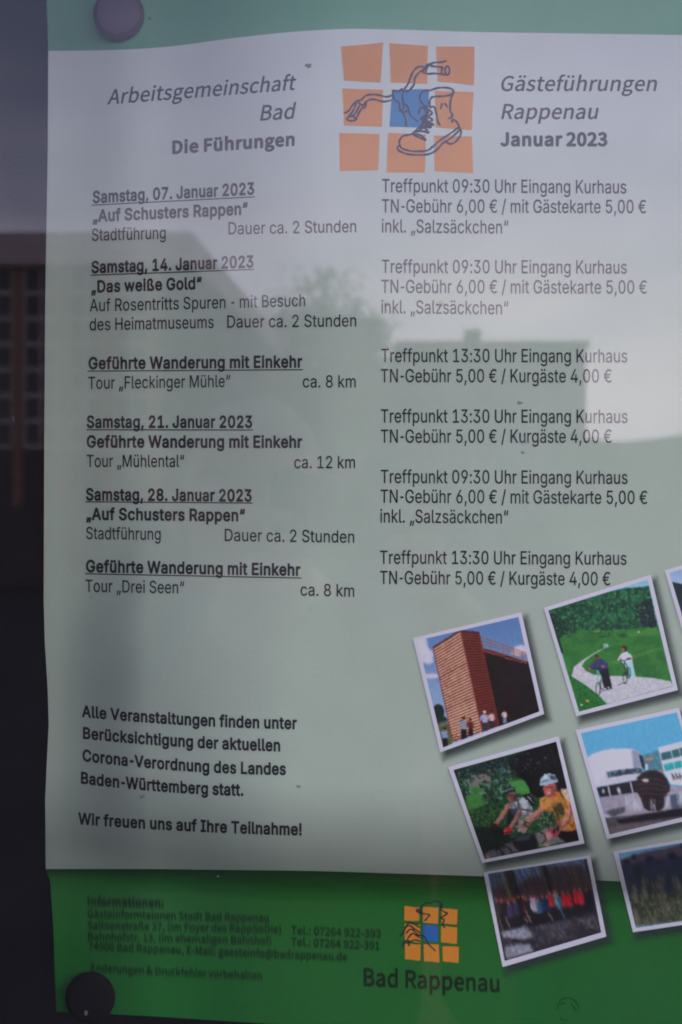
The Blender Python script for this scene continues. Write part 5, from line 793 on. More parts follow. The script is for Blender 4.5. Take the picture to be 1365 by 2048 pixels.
pl([o(420,910), o(480,940), o(560,950), o(640,940)], 2.4, (24,26,34)); pl([o(870,940), o(920,960), o(940,1010), o(900,1050)], 2, (20,20,26)); ov(*o(700,930), 4, 3, (190,190,200), .7, 1); ov(*o(940,1060), 6, 4, (190,150,150), .8, 2); ov(*o(430,1165), 4, 3, (170,110,110), .8, 1)
ln(o(940,556), o(1000,546), 2.2, (60,34,44), .9, 1); ov(*o(968,600), 5, 2.2, (206,170,164), .8, 1, -.2); ov(*o(1000,600), 5, 12, (112,54,58), .55, 2)
ov(*o(625,622), 6, 4, (70,44,50), .7, 1); ov(*o(650,655), 5, 6, (84,52,54), .6, 2); ov(*o(672,640), 4, 9, (38,26,32), .7, 2)
for q_ in (A((900,660),(960,620),(1050,580),(1130,570),(1160,700),(1225,930),(1060,940),(1030,860),(1000,760),(930,760)),): paint(q_, (96,56,34), .55, 2, tex=8, thr=.52); paint(q_, (222,170,104), .35, 2, tex=14, thr=.52)
for q_ in (A((600,700),(680,640),(760,640),(830,760),(800,880),(740,930),(690,860),(640,800)),): paint(q_, (70,76,92), .6, 2, tex=8, thr=.5)
pl([o(905,765), o(838,830), o(758,898)], 4, (96,58,58), .6, 1); pl([o(1172,740), o(1142,850), o(1070,918)], 4, (104,60,62), .6, 1); pl([o(622,712), o(574,802), o(505,892)], 3, (86,52,52), .6, 1); pl([o(732,752), o(684,842), o(636,920)], 3, (86,52,52), .6, 1)
leaves(A((560,860),(860,800),(1010,760),(1020,900),(800,960),(640,960)), 90, [(24,40,30),(60,84,60),(16,22,22),(120,136,120)], 31, 10)
leaves(A((120,395),(620,270),(700,300),(640,420),(300,480),(140,460)), 150, [(18,30,32),(40,60,58),(28,44,44),(74,96,96)], 32, 11)
leaves(A((620,270),(1030,140),(1060,330),(860,400),(700,420)), 60, [(120,128,132),(20,24,24),(60,70,66)], 33, 7)
# 4: white round building and a fountain
A = fm(1130, 1400, .1722); K = .1722; o = lambda x, y: A((x, y))[0]
vgrad(A((100,340),(1700,-20),(2000,1400),(480,1650)), (34,110,176), (92,158,204), 1440, 1520, 0.22)
paint(A((890,650),(1100,580),(1160,880),(930,860)), (84,124,146), tex=8, amt=.12)
for i in range(4): ln(o(905+i*8, 690+i*48), o(1105+i*10, 640+i*50), .8, (60,96,118), .7)
paint(A((920,690),(1020,660),(1030,690),(960,712)), (186,130,104), .9, 1); paint(A((1090,830),(1145,810),(1150,840),(1100,850)), (190,120,96), .9, 1)
paint(A((1085,555),(1700,390),(1900,1040),(1230,980),(1150,830)), (196,196,216))
paint(A((1115,620),(1500,520),(1520,620),(1130,705)), (56,98,112)); paint(A((1145,750),(1540,660),(1560,740),(1170,830)), (52,156,168), tex=5, amt=.15)
for x in (1235, 1330, 1430): ln(o(x, 590-(x-1115)*.1), o(x+45, 830-(x-1115)*.2), 1.6, (190,200,216))
for i in range(8): ln(o(1245+i*14, 850+(i % 3)*20), o(1262+i*14, 930-(i % 2)*26), 2.2, (60,54,66), .85)
paint(A((265,672),(330,625),(430,590),(560,568),(700,566),(800,572),(860,600),(900,790),(830,795),(360,1020)), (190,188,212))
paint(A((740,570),(830,585),(862,605),(905,795),(800,800)), (136,140,166), 1, 3); paint(A((700,567),(780,570),(800,790),(760,800)), (208,208,226), .6, 3)
paint(A((862,640),(900,650),(940,800),(905,800)), (30,36,52)); paint(A((360,1020),(480,840),(860,790),(930,860),(830,940)), (180,180,204), 1, 1)
paint(A((485,838),(640,812),(840,790),(905,798),(900,850),(720,868),(505,908)), (52,64,84), tex=5, col2=(100,124,140)); ln(o(640,812), o(655,880), 2, (30,34,44)); ln(o(720,805), o(730,865), 3, (26,26,32))
paint(A((372,1022),(830,935),(860,1080),(410,1132)), (34,34,46), 1, 1); 
for x, y in ((505,1000),(765,955)): ln(o(x, y), o(x+28, y+125), 2.8, (186,184,204))
for x, y in ((450,1060),(625,1040),(640,1070)): ov(*o(x, y), 2.6, 5, (190,196,210), .9, 1)
paint(A((405,1135),(860,1070),(1250,1000),(2000,1000),(2000,1200),(1250,1330),(470,1360)), (150,142,164), 1, 1, tex=8, amt=.1)
paint(A((1220,1110),(1330,1080),(1400,1240),(1250,1290)), (70,82,104), .9, 2); paint(A((480,1300),(560,1270),(700,1240),(700,1300),(560,1360)), (66,66,78), .8, 2, tex=3, amt=.4)
ln(o(460,1340), o(590,1395), 4, (186,184,204))
paint(A((470,1370),(900,1330),(1250,1270),(1900,1260),(2000,1400),(520,1580)), (84,78,88), 1, 2, tex=5, amt=.2); paint(A((600,1400),(920,1330),(1350,1260),(1900,1250),(1900,1300),(1350,1350),(640,1440)), (34,30,36), 1, 2)
ball = [(845,900),(900,845),(980,820),(1060,820),(1130,850),(1190,920),(1225,1000),(1220,1060),(1180,1100),(1150,1250),(1100,1290),(970,1290),(920,1250),(880,1130),(830,1060),(825,960)]
paint(A(*ball), (44,36,40), 1, 1, tex=5, amt=.25)
for i in range(9): pl([o(840+i*3, 900+i*28), o(950, 885+i*28), o(1080, 890+i*30), o(1200, 960+i*18)], 1.3, (92,78,82) if i % 2 else (22,18,22), .7, 1)
ov(*o(940,935), 7, 3.4, (200,190,200), .9, 1); ov(*o(950,780), 3, 7, (200,204,220), .9, 1)
rr = np.random.RandomState(8)
for cx, n, w_, y0, y1 in ((800,46,110,1100,1330),(1020,16,36,1130,1300),(1190,16,50,1100,1270),(1340,30,40,1050,1250)):
    for i in range(n):
        x = cx+(rr.rand()-.5)*w_*1.7; y = y0+rr.rand()*(y1-y0)*.6; ln(o(x, y), o(x+(rr.rand()-.3)*24, y+40+rr.rand()*60), 1.1, (186,188,212), .7, 0)
paint(A((480,1480),(2000,1300),(2000,1460),(520,1570)), (110,100,104), .7, 3, tex=3, amt=.2)
# 5: a group of people in a bare wood
A = fm(950, 1690, .2125); K = .2125; o = lambda x, y: A((x, y))[0]
vgrad(A((80,250),(1090,90),(1240,860),(260,1150)), (92,120,166), (60,42,46), 1890, 1975, .15)
paint(A((160,420),(420,390),(520,300),(640,300),(760,210),(980,190),(1080,240),(1130,420),(1150,520),(250,600)), (66,42,42), .8, 5, tex=5, amt=.35)
rr = np.random.RandomState(4)
for i in range(120):
    x = 120+rr.rand()*950; y = 270-(x-120)*.15; ln(o(x, y), o(x+40+rr.rand()*70, y+120+rr.rand()*170), .5+rr.rand()*.7, ((26,22,28),(58,44,44),(20,18,22))[rr.randint(3)], .6)
for x, y, wd, c_ in ((300,240,14,(34,30,28)),(265,250,5,(92,84,66)),(340,235,9,(18,16,18)),(640,195,13,(20,18,20)),(620,200,3.5,(86,78,66)),(1040,135,3,(14,12,16)),(910,165,3,(92,72,56)),(700,190,3,(70,58,48))):
    ln(o(x, y), o(x+100, y+330), wd, c_, .95, 1)
paint(A((200,520),(380,480),(420,560),(260,610)), (110,52,50), .7, 4)
paint(A((200,640),(1140,440),(1195,830),(285,1100)), (48,44,52), 1, 3, tex=5, amt=.3)
paint(A((190,560),(1090,420),(1130,640),(760,720),(280,820)), (18,15,20), 1, 3, tex=3, amt=.4)
for i, (x, y, c_) in enumerate([(215,590,(64,52,60)),(265,600,(24,22,30)),(330,620,(70,56,100)),(385,600,(60,50,96)),(425,560,(30,22,28)),(470,560,(80,28,40)),(540,560,(186,176,194)),(575,570,(160,150,170)),(610,580,(50,96,140)),(650,560,(36,50,80)),(690,560,(30,40,74)),(715,520,(180,44,60)),(765,510,(120,110,130)),(790,540,(60,110,140)),(840,520,(196,32,46)),(890,520,(186,30,44)),(950,490,(200,34,50)),(1000,495,(204,40,62)),(1060,500,(26,22,30)),(500,580,(30,26,34))]):
    paint(A((x-28,y-50),(x+18,y-60),(x+40,y+60),(x-8,y+75)), c_, .95, 1); ov(*o(x-12, y-70), 2.6, 4.4, (168,112,112), .75, 1); ln(o(x-4, y-40), o(x+30, y+66), 2.2, (20,16,22), .5, 1)
    ln(o(x, y+60), o(x+36, y+150), 3.2, (22,20,28), .8, 1)
for p, q, c_ in (((480,620),(535,735),(178,140,130)),((690,640),(745,715),(160,124,104)),((800,590),(850,690),(80,130,160)),((290,670),(330,780),(150,130,130)),((215,640),(275,830),(110,90,80)),((740,450),(790,560),(150,146,156)),((470,680),(500,740),(160,110,110))): ln(o(*p), o(*q), 2.8, c_, .8, 1)
for pts in (((250,820),(480,760),(560,860),(420,910),(270,880)),((280,960),(500,900),(560,1000),(300,1080))): paint(A(*pts), (152,154,178), .8, 4, tex=3, amt=.45)
paint(A((600,760),(900,700),(980,830),(700,900)), (76,70,84), .7, 4, tex=3, amt=.4); paint(A((980,700),(1150,680),(1170,800),(1030,780)), (150,144,160), .55, 3, tex=3, thr=.5)
paint(A((260,870),(520,900),(560,940),(400,930)), (20,16,18), .85, 2); paint(A((820,800),(1000,740),(1190,820),(900,860)), (40,34,42), .6, 3, tex=3, amt=.4)
for _ in range(300):
    x = 290+rr.rand()*850; y = 1040-(x-290)*.24-rr.rand()*210; ov(*o(x, y), 1.2+rr.rand()*1.4, .9, (140,142,164) if rr.rand() < .5 else (34,30,36), .55)
# 6: grasses in front of roofs
A = fm(1200, 1660, .1209); K = .1209; o = lambda x, y: A((x, y))[0]
vgrad(A((220,350),(2100,20),(2300,1400),(540,1700)), (84,132,176), (110,150,186), 1690, 1715)
paint(A((330,500),(420,480),(560,420),(760,360),(1330,250),(1365,220),(2100,150),(2200,900),(460,1060)), (74,62,82), tex=8, amt=.2)
paint(A((350,590),(1000,470),(2200,330),(2300,1100),(460,1080)), (38,42,66), 1, 3, tex=14, amt=.25)
for x, y, rx, ry in ((450,520,50,50),(820,480,70,50),(1200,430,80,50),(620,700,60,110),(560,450,40,40),(1360,270,40,40)): ov(*o(x, y), rx*K, ry*K, (24,26,40), .9, 2)
paint(A((470,1080),(800,1060),(2200,960),(2300,1400),(595,1600)), (48,58,42), 1, 4, tex=5, col2=(84,84,72), amt=.3)
for x, y, h_ in ((560,860,300),(740,740,380),(960,700,560),(1020,680,500),(1230,670,620),(1280,700,600),(700,880,300),(900,820,400),(600,1300,260),(1060,1080,420),(1500,700,500),(1650,720,500),(1780,640,520)):
    for _ in range(16):
        X = x+(rr.rand()-.5)*90; Y = y+rr.rand()*h_*.7; ln(o(X, Y), o(X+30+rr.rand()*30, Y+90+rr.rand()*80), 1.6+rr.rand()*1.6, ((126,118,110),(104,98,92),(88,88,68),(60,70,50))[rr.randint(4)], .6, 1)
for _ in range(160):
    x = 520+rr.rand()*1500; y = 1080+rr.rand()*460-(x-520)*.12; ln(o(x, y), o(x+24, y+60+rr.rand()*60), 1.5, ((40,60,34),(110,108,88),(26,34,26),(80,76,52))[rr.randint(4)], .6, 1)
# 7: wooded hill under pale sky
A = fm(1065, 1120, .2198); o = lambda x, y: A((x, y))[0]
vgrad(A((1190,90),(2200,-250),(2500,900),(1500,1200)), (128,150,196), (150,170,206), 1130, 1165)
paint(A((1270,200),(1365,220),(1600,190),(2200,100),(2500,900),(1500,1200)), (26,54,66), tex=8, col2=(18,40,44), amt=.2)

def smear(poly_, dx, dy, n):                                   # shaken print of the small picture
    m, x0, y0, x1, y1 = mask(poly_); src = cv[y0:y1, x0:x1].copy(); acc = np.zeros_like(src)
    for t in np.linspace(-1, 1, n): acc += np.roll(src, (int(round(dy*t)), int(round(dx*t))), (0, 1))
    cv[y0:y1, x0:x1] = src*(1-m[..., None]) + acc/n*m[..., None]
smear(fm(950,1690,.2125)((130,275),(1052,132),(1184,815),(290,1080)), 0.9, 2.6, 7)
smear(fm(1200,1660,.1209)((320,400),(1880,140),(2130,1370),(605,1600)), 1.2, 3.0, 7)
smear(fm(1130,1400,.1722)((195,395),(1290,155),(1600,1290),(528,1545)), 1.4, 0.6, 3)
GAIN = 1.62
grain = (noise(CH, CW, 2.2, 91, 1)[..., None]-.5)*.06 + (noise(CH, CW, 5, 92, 2)[..., None]-.5)*.05
cv = cv*(1+grain) + (rs.rand(CH, CW, 3)-.5)*.02
amp = np.full((CH, CW), 1.1); amp[360:, :340][...] = 2.6; amp[560:, 340:] = 2.6; amp = sm(noise(CH, CW, 40, 97, 1)*0+1)*amp
wy = (noise(CH, CW, 3, 95, 2)-.5)*amp*1.6; wx = (noise(CH, CW, 3, 96, 2)-.5)*amp*1.6      # the print is a little soft and broken up
ii, jj = np.mgrid[0:CH, 0:CW]; cv = cv[np.clip(np.round(ii+wy), 0, CH-1).astype(int), np.clip(np.round(jj+wx), 0, CW-1).astype(int)]
for ax in (0, 1): cv = np.roll(cv, 1, ax)*.22 + cv*.56 + np.roll(cv, -1, ax)*.22
lum = cv.mean(2, keepdims=True); cv = lum + (cv-lum)*1.0; cv = np.clip(cv, 0, 1); cv = cv*.8 + .2*(cv*cv*(3-2*cv)) - .012
def sample(PX, PY):
    x = np.clip(PX-OX, 0, CW-1.001); y = np.clip(PY-OY, 0, CH-1.001); x0 = x.astype(int); y0 = y.astype(int); fx = (x-x0)[..., None]; fy = (y-y0)[..., None]
    c = (cv[y0, x0]*(1-fx)+cv[y0, x0+1]*fx)*(1-fy)+(cv[y0+1, x0]*(1-fx)+cv[y0+1, x0+1]*fx)*fy
    c = np.clip(c, 0, 1); c = np.where(c <= 0.04045, c/12.92, ((c+0.055)/1.055)**2.4)
    return np.clip(c*np.array((GAIN*.98, GAIN, GAIN*.78)), 0.002, 0.82)
def sdist(px, py, q):                                        # signed distance to a convex quad (negative inside)
    q = np.array(q, float); d = np.full(px.shape, -1e9)
    for i in range(4):
        a, b = q[i], q[(i+1) % 4]; e = b-a; n = np.array([e[1], -e[0]])/np.hypot(*e); d = np.maximum(d, (px-a[0])*n[0]+(py-a[1])*n[1])
    return d
NPH = [0]
def printed_photo(outer, inner, label, nx=190):
    gx, gy = quad_grid(outer, 70); p = link('printed_photo', grid_mesh('printed_photo', gx, gy, L_BORDER), M_border, poster, label)
    gx, gy = quad_grid(inner, nx); link('picture', grid_mesh('picture', gx, gy, L_PIC, sample(gx, gy)), M_pic, p)
    NPH[0] += 1; q = np.array(outer, float) + (9, 11); c = q.mean(0); big = c+(q-c)*1.32; gx, gy = quad_grid(big, 70)
    al = 0.72*(1-sm((sdist(gx, gy, q)+9)/22.0)); link('printed_shadow', grid_mesh('printed_shadow', gx, gy, L_SHADOW + 6e-6 * NPH[0], None, al, al > 0.004), M_shadow, p)
def Q(f, *p): return f(*p)
f1, f2, f3, f4, f5, f6 = fm(800,1200,.2344), fm(1065,1120,.2198), fm(880,1450,.2271), fm(1130,1400,.1722), fm(950,1690,.2125), fm(1200,1660,.1209)
printed_photo(f1((112,325),(1038,103),(1232,972),(345,1300)), f1((152,345),(1012,145),(1192,950),(370,1258)), 'printed photo of a timber slatted tower with visitors at its foot')
printed_photo(f2((103,435),(1078,133),(1325,1183),(400,1422)), f2((145,458),(1050,178),(1280,1150),(425,1380)), 'printed photo of two people wheeling bicycles along a pale path in a green valley')
printed_photo(f3((73,370),(1047,98),(1275,1043),(372,1215)), f3((120,395),(1025,145),(1228,1018),(395,1182)), 'printed photo of two helmeted cyclists under trees')
printed_photo(f4((125,350),(1325,88),(1675,1340),(490,1615)), f4((185,385),(1300,143),(1625,1300),(520,1560)), 'printed photo of a white round building behind a dark ball fountain')
printed_photo(f5((82,258),(1085,95),(1238,860),(262,1148)), f5((122,268),(1055,125),(1190,822),(282,1090)), 'printed photo of a walking group lined up in a bare wood')
printed_photo(f6((220,355),(1970,45),(2240,1440),(550,1690)), f6((305,385),(1900,120),(2150,1385),(595,1620)), 'printed photo of feathery grasses before roofs, cut by the picture edge')
printed_photo([(1329.5,1140.5),(1530,1080),(1590,1310),(1395,1362)], [(1339,1146),(1524,1090),(1580,1303),(1401,1352)], 'printed photo of a wooded hill, only its left corner in view', 100)

# ------------------------------------------------------------------ magnets
def magnet(px, py, r_px, label, m):
    p = paper(px, py)
    c = Vector([float(t) for t in p]); r = r_px * S * (CAM_D + c.y) / CAM_D
    e = empty('magnet', c)
    tag(e, label, 'magnet', 'round magnets holding the poster')
    n = Vector((0, -1, 0))
    MB().lathe([(r*.96, -0.0), (r, .0008), (r, .0022), (r*.985, .0029), (r*.95, .0034), (r*.88, .0037)], c + n*.0003, n, 64).build('magnet_body', m, e, smooth=False)
    MB().lathe([(r*.93, .0035), (r*.80, .0040), (r*.5, .0044), (r*.12, .0046)], c + n*.0003, n, 64).build('magnet_cap', m, e, smooth=True)
M_mag1 = mat('dark plastic magnet', (0.007, 0.006, 0.007), 0.8, 0.05, bump=.1, bscale=400)
M_mag0 = mat('grey violet plastic magnet', (0.085, 0.05, 0.085), 0.4, 0.4, bump=.1, bscale=400)
magnet(240, 33, 51, 'grey violet round magnet on the header band, near the top left corner of the poster', M_mag0)
magnet(183, 1991, 50, 'black round magnet pinning the bottom left corner of the poster', M_mag1)

# ------------------------------------------------------------------ display case
CASE_L, CASE_R, CASE_T, CASE_B = -0.157, 0.47, LENS_Z + 0.27, LENS_Z - 0.236
LIP_Y = -0.098  # rails drawn forward past the pane, out of view, to shade the sheet
BOARD_Y, GLASS_Y = 0.066, -0.020
M_board = mat('anthracite backing board', (0.010, 0.0095, 0.0115), 0.75, 0.2, bump=0.25, bscale=1400, var=.12, vscale=40)
M_alu = mat('dark anodised aluminium', (0.09, 0.09, 0.095), 0.4, 0.5, metal=0.8, bump=.05, bscale=500)
def glass_mat():
    m = bpy.data.materials.new('window glass'); m.use_nodes = True; n, l = m.node_tree.nodes, m.node_tree.links
    n.remove(n['Principled BSDF']); out = n['Material Output']
    fr = n.new('ShaderNodeFresnel'); fr.inputs['IOR'].default_value = 1.5
    tr = n.new('ShaderNodeBsdfTransparent'); tr.inputs['Color'].default_value = (0.985, 0.992, 0.985, 1)
    gl = n.new('ShaderNodeBsdfGlossy'); gl.inputs['Roughness'].default_value = 0.0
    geo = n.new('ShaderNodeNewGeometry')
    tcn = n.new('ShaderNodeTexCoord'); q = n.new('ShaderNodeTexNoise'); q.inputs['Scale'].default_value = 5; q.inputs['Detail'].default_value = 1
    bp = n.new('ShaderNodeBump'); bp.inputs['Strength'].default_value = 0.02; bp.inputs['Distance'].default_value = 0.002
    l.new(tcn.outputs['Object'], q.inputs['Vector']); l.new(q.outputs['Fac'], bp.inputs['Height']); l.new(bp.outputs['Normal'], gl.inputs['Normal'])
    # light leaving the pane meets the same 4 percent at its second face
    f2_ = n.new('ShaderNodeMix'); f2_.data_type = 'FLOAT'; l.new(geo.outputs['Backfacing'], f2_.inputs['Factor'])
    l.new(fr.outputs['Fac'], f2_.inputs['A']); f2_.inputs['B'].default_value = 0.0
    mxs = n.new('ShaderNodeMixShader')
    l.new(f2_.outputs['Result'], mxs.inputs[0]); l.new(tr.outputs[0], mxs.inputs[1]); l.new(gl.outputs[0], mxs.inputs[2])
    # a thin uneven film of grime, mixed in as a haze that lifts the blacks
    g1 = n.new('ShaderNodeTexNoise'); g1.inputs['Scale'].default_value = 9; g1.inputs['Detail'].default_value = 7; g1.inputs['Roughness'].default_value = 0.6
    mg = n.new('ShaderNodeMapping'); mg.inputs['Rotation'].default_value = (0, 0.5, 0); mg.inputs['Scale'].default_value = (1, 1, 0.35)
    l.new(tcn.outputs['Object'], mg.inputs['Vector']); l.new(mg.outputs['Vector'], g1.inputs['Vector'])
    gr = n.new('ShaderNodeMapRange'); gr.inputs['From Min'].default_value = 0.35; gr.inputs['From Max'].default_value = 0.75; gr.inputs['To Min'].default_value = 0.001; gr.inputs['To Max'].default_value = 0.009
    l.new(g1.outputs['Fac'], gr.inputs['Value'])
    df = n.new('ShaderNodeBsdfDiffuse'); df.inputs['Color'].default_value = (0.55, 0.54, 0.52, 1)
    m2 = n.new('ShaderNodeMixShader'); l.new(gr.outputs['Result'], m2.inputs[0]); l.new(mxs.outputs[0], m2.inputs[1]); l.new(df.outputs[0], m2.inputs[2]); l.new(m2.outputs[0], out.inputs['Surface'])
    return m
M_glass = glass_mat()
case = empty('display_case', ((CASE_L+CASE_R)/2, 0.03, CASE_B)); tag(case, 'glazed notice case with dark backing board behind and around the green poster', 'display case')
MB().box(CASE_L, CASE_R, BOARD_Y, BOARD_Y+.006, CASE_B, CASE_T).build('backing_board', M_board, case)
# the pane: two faces 4 mm apart, each turned to the viewer so that each gives its own reflection
gp = MB()
for y in (GLASS_Y-.004, GLASS_Y):
    k = len(gp.v); gp.v += [(CASE_L, y, CASE_B), (CASE_R, y, CASE_B), (CASE_R, y, CASE_T), (CASE_L, y, CASE_T)]; gp.f.append((k, k+1, k+2, k+3))
gp.build('glass_pane', M_glass, case)
t_ = .022
for nm, a in (('side_rail', (CASE_L-t_, CASE_L)), ('side_rail', (CASE_R, CASE_R+t_))):
    MB().box(a[0], a[1], LIP_Y, BOARD_Y+.008, CASE_B-t_, CASE_T+t_).build(nm, M_alu, case, bevel=.002)
MB().box(CASE_L, CASE_R, LIP_Y, BOARD_Y+.008, CASE_T, CASE_T+t_).build('top_rail', M_alu, case, bevel=.002)
MB().box(CASE_L, CASE_R, LIP_Y, BOARD_Y+.008, CASE_B-t_, CASE_B).build('bottom_rail', M_alu, case, bevel=.002)
for x in (CASE_L-t_/2, CASE_R+t_/2): MB().box(x-.02, x+.02, BOARD_Y+.009, BOARD_Y+.049, 0, CASE_T).build('post', M_alu, case, bevel=.003)
MB().box(CASE_L-.06, CASE_R+.06, -.245, BOARD_Y+.05, LENS_Z+.335, LENS_Z+.353).build('shade_canopy', M_alu, case, bevel=.003)  # unseen overhang added to cut the skylight falling on the paper
# dirt on the pane, and one painted highlight for the lower magnet
M_dirt = mat('brown dirt', (0.10, 0.06, 0.05), 0.8, 0.1, alpha=.55); M_dust_glint = mat('pale dust and glint', (0.42, 0.42, 0.44), 0.8, 0.1, alpha=.2); M_yel = mat('yellow spot', (0.6, 0.42, 0.16), 0.8, 0.1, alpha=.3)
def onglass(px, py): k = (CAM_D + GLASS_Y - .0045); return ((px-CX)*S/CAM_D*k, GLASS_Y-.0045, LENS_Z+(CY-py)*S/CAM_D*k)
def speck(px, py, rx, ry, m, label, seed):
    rnd = random.Random(seed); x, y, z = onglass(px, py); n = 14; v = [(x, y-.0003, z)]; f = []
    for i in range(n):
        a = 2*math.pi*i/n; k = S*.75*(.7+.5*rnd.random()); v.append((x+rx*k*math.cos(a), y+.0002, z+ry*k*math.sin(a)))
    f = [(0, 1+i, 1+(i+1) % n) for i in range(n)]
    o_ = link('dirt_or_glint_speck', new_mesh('dirt_or_glint_speck', v, f), m); tag(o_, label, 'speck', 'specks of dirt on the glass')
speck(617,131,9,6,M_dirt,'brown fleck on the glass right of the italic heading, left of the upper emblem',1)
speck(1040,806,7,5,M_dirt,'brown fleck on the glass between the third and fourth meeting point blocks',2)
speck(1048,884,16,8,M_dust_glint,'pale smear on the glass over the word beside the fourth fee line',3)
speck(882,607,9,8,M_yel,'yellowish spot on the glass over the word in the second quoted line on the right',4)
speck(285,1594,6,4,M_dirt,'small dark fleck on the glass under the last line of the bold paragraph',5)
speck(597,1573,6,4,M_dirt,'small dark fleck on the glass right of the bold paragraph',6)
speck(182,1195,3,2,M_dirt,'tiny dark fleck on the glass below the last tour line on the left',7)
speck(27,838,3,8,M_dust_glint,'short white scratch on the glass over the dark board at the left edge',8)
speck(487,975,6,6,M_dust_glint,'pale speck on the glass above the fourth underlined date',9)
speck(172,2027,5,8,M_dust_glint,'pale fleck painted as the highlight of the lower magnet',11)  # the magnet's highlight, put in as a pale patch
speck(300,37,3,3,M_dirt,'dark dot on the glass right of the upper magnet',13)
speck(436,1753,5,2.6,M_dust_glint,'white nick on the glass where the mint field meets the green band',16)
speck(1046,905,5,4,M_dirt,'small brown dot on the glass below the fourth fee line',18)

# ------------------------------------------------------------------ what the glass mirrors: the place behind the photographer
GY2 = GLASS_Y - .002
def beyond(px, py, D):
    """real place of what the pane mirrors at pixel px, py, at distance D along the folded line of sight"""
    return ((px-CX)*S/CAM_D*D, 2*GY2 + CAM_D - D, LENS_Z + (CY-py)*S/CAM_D*D)
M_asph = mat('asphalt', (0.05, 0.05, 0.052), 0.9, 0.2, bump=.4, bscale=60, var=.2, vscale=1.5)
M_pave = mat('grey paving', (0.12, 0.115, 0.11), 0.85, 0.2, bump=.3, bscale=30, var=.12, vscale=2)
M_grass = mat('grass', (0.05, 0.085, 0.03), 0.95, 0.1, var=.3, vscale=.3)
M_wall = mat('brown facade panels', (0.10, 0.085, 0.085), 0.7, 0.2, var=.1, vscale=2)
M_fascia = mat('beige fascia', (0.72, 0.57, 0.57), 0.7, 0.2, var=.08, vscale=1)
M_col = mat('red brown pilaster', (0.34, 0.15, 0.11), 0.6, 0.3, var=.08, vscale=2)
M_frame = mat('grey window frame', (0.58, 0.50, 0.46), 0.5, 0.3)
M_pane = mat('dark window pane', (0.02, 0.022, 0.028), 0.15, 0.3)
M_house = mat('grey render', (0.13, 0.14, 0.13), 0.8, 0.2, var=.08, vscale=1)
M_roof = mat('dark roof', (0.05, 0.045, 0.045), 0.8, 0.2, var=.15, vscale=1)
M_bark = mat('bark', (0.07, 0.055, 0.045), 0.9, 0.1, var=.2, vscale=6)
M_leaf = mat('foliage', (0.06, 0.085, 0.05), 0.8, 0.15, var=.35, vscale=1.5)
M_hill = mat('wooded hill', (0.055, 0.075, 0.05), 0.95, 0.1, var=.35, vscale=.08)
g = MB(); g.v = [(-600,-900,0),(600,-900,0),(600,300,0),(-600,300,0)]; g.f = [(0,1,2,3)]; g.build('ground', M_asph)['kind'] = 'structure'
g = MB().box(-8, 8, -2.6, 3, 0.004, 0.13); g.build('pavement', M_pave)['kind'] = 'structure'
g = MB(); g.v = [(-200,-200,.004),(200,-200,.004),(200,-75,.004),(-200,-75,.004)]; g.f = [(0,1,2,3)]; g.build('grass_field', M_grass)['kind'] = 'structure'
# hill
hn = 90; hv, hf = [], []; rnd = random.Random(9); rngh = np.random.RandomState(3); hz = noise(30, hn, 6, 77, 3)
for j in range(14):
    for i in range(hn):
        x = -190+i*5.2; y = -150-j*9; prof = 15 + 1.5*math.sin(x/17) + 6*sm((x-48)/40) ; v = j/13
        hv.append((x, y, max(0, prof*float(sm(v*1.3)) + (hz[j*2, i]-.5)*3.5*(v > .1)) - .2))
for j in range(13):
    for i in range(hn-1): hf.append((j*hn+i, j*hn+i+1, (j+1)*hn+i+1, (j+1)*hn+i))
link('hill', new_mesh('hill', hv, hf, True), M_hill)['kind'] = 'structure'
# block with the gridded front: front plane 25 m along the folded line of sight
D1, D2 = 25.0, 45.0
xr, yf, zt = beyond(384, 466, D1); xb, yb, _ = beyond(600, 700, D2); xl = -13.0
blk = empty('office_block', ((xl+xr)/2, yf, 0)); tag(blk, 'brown flat roofed block with tall gridded windows mirrored at the left', 'building')
MB().prism([(xl, yf-.25), (xl+1, yb), (xb-.03, yb), (xr-.03, yf-.25)], (0, zt-.64)).build('wall', M_wall, blk)
MB().prism([(xl-.1, yf+.12), (xl+.9, yb-.1), (xb, yb-.1), (xr, yf+.12)], (zt-.64, zt)).build('fascia', M_fascia, blk)
MB().prism([(xl+.2, yf-.1), (xl+1, yb+.2), (xb-.3, yb+.2), (xr-.3, yf-.1)], (zt, zt+.05)).build('roof', M_roof, blk)
zb = beyond(0, 892, D1)[2]; H = zt - .64 - zb; NR = 7; ph = H/NR; pitch = .92
cb = MB().box(-.10, .10, 0, .12, zb-1.2, zt-.64).build('pilaster', M_col, blk); cme = cb.data; bpy.data.objects.remove(cb)
wm = MB()
for r in range(NR+1): wm.box(-.36, .36, 0, .06, zb+r*ph-.045, zb+r*ph+.045)
for x in (-.36, .31, -.03): wm.box(x, x+.05, 0, .065, zb, zb+H)
wo = wm.build('window', M_frame, blk); wme = wo.data; bpy.data.objects.remove(wo)
pm = MB().box(-.31, .31, 0, .015, .03, ph-.03); po = pm.build('pane', M_pane, blk); pme = po.data; bpy.data.objects.remove(po)
x0 = beyond(32, 0, D1)[0]
inv = blk.matrix_world.inverted()
for i in range(-6, 6):
    xc = x0 + i*pitch
    if xl+.2 < xc < xr-.1:
        o_ = link('pilaster', cme, M_col, blk); o_.location = (xc, yf-.25, 0); 
    xw = xc + pitch/2
    if xl+.6 < xw < xr-.4:
        o_ = link('window', wme, M_frame, blk); o_.location = (xw, yf-.25, 0); bpy.context.view_layer.update()
        for r in range(NR):
            p_ = link('pane', pme, M_pane, o_); p_.location = (xw, yf-.252, zb+r*ph)
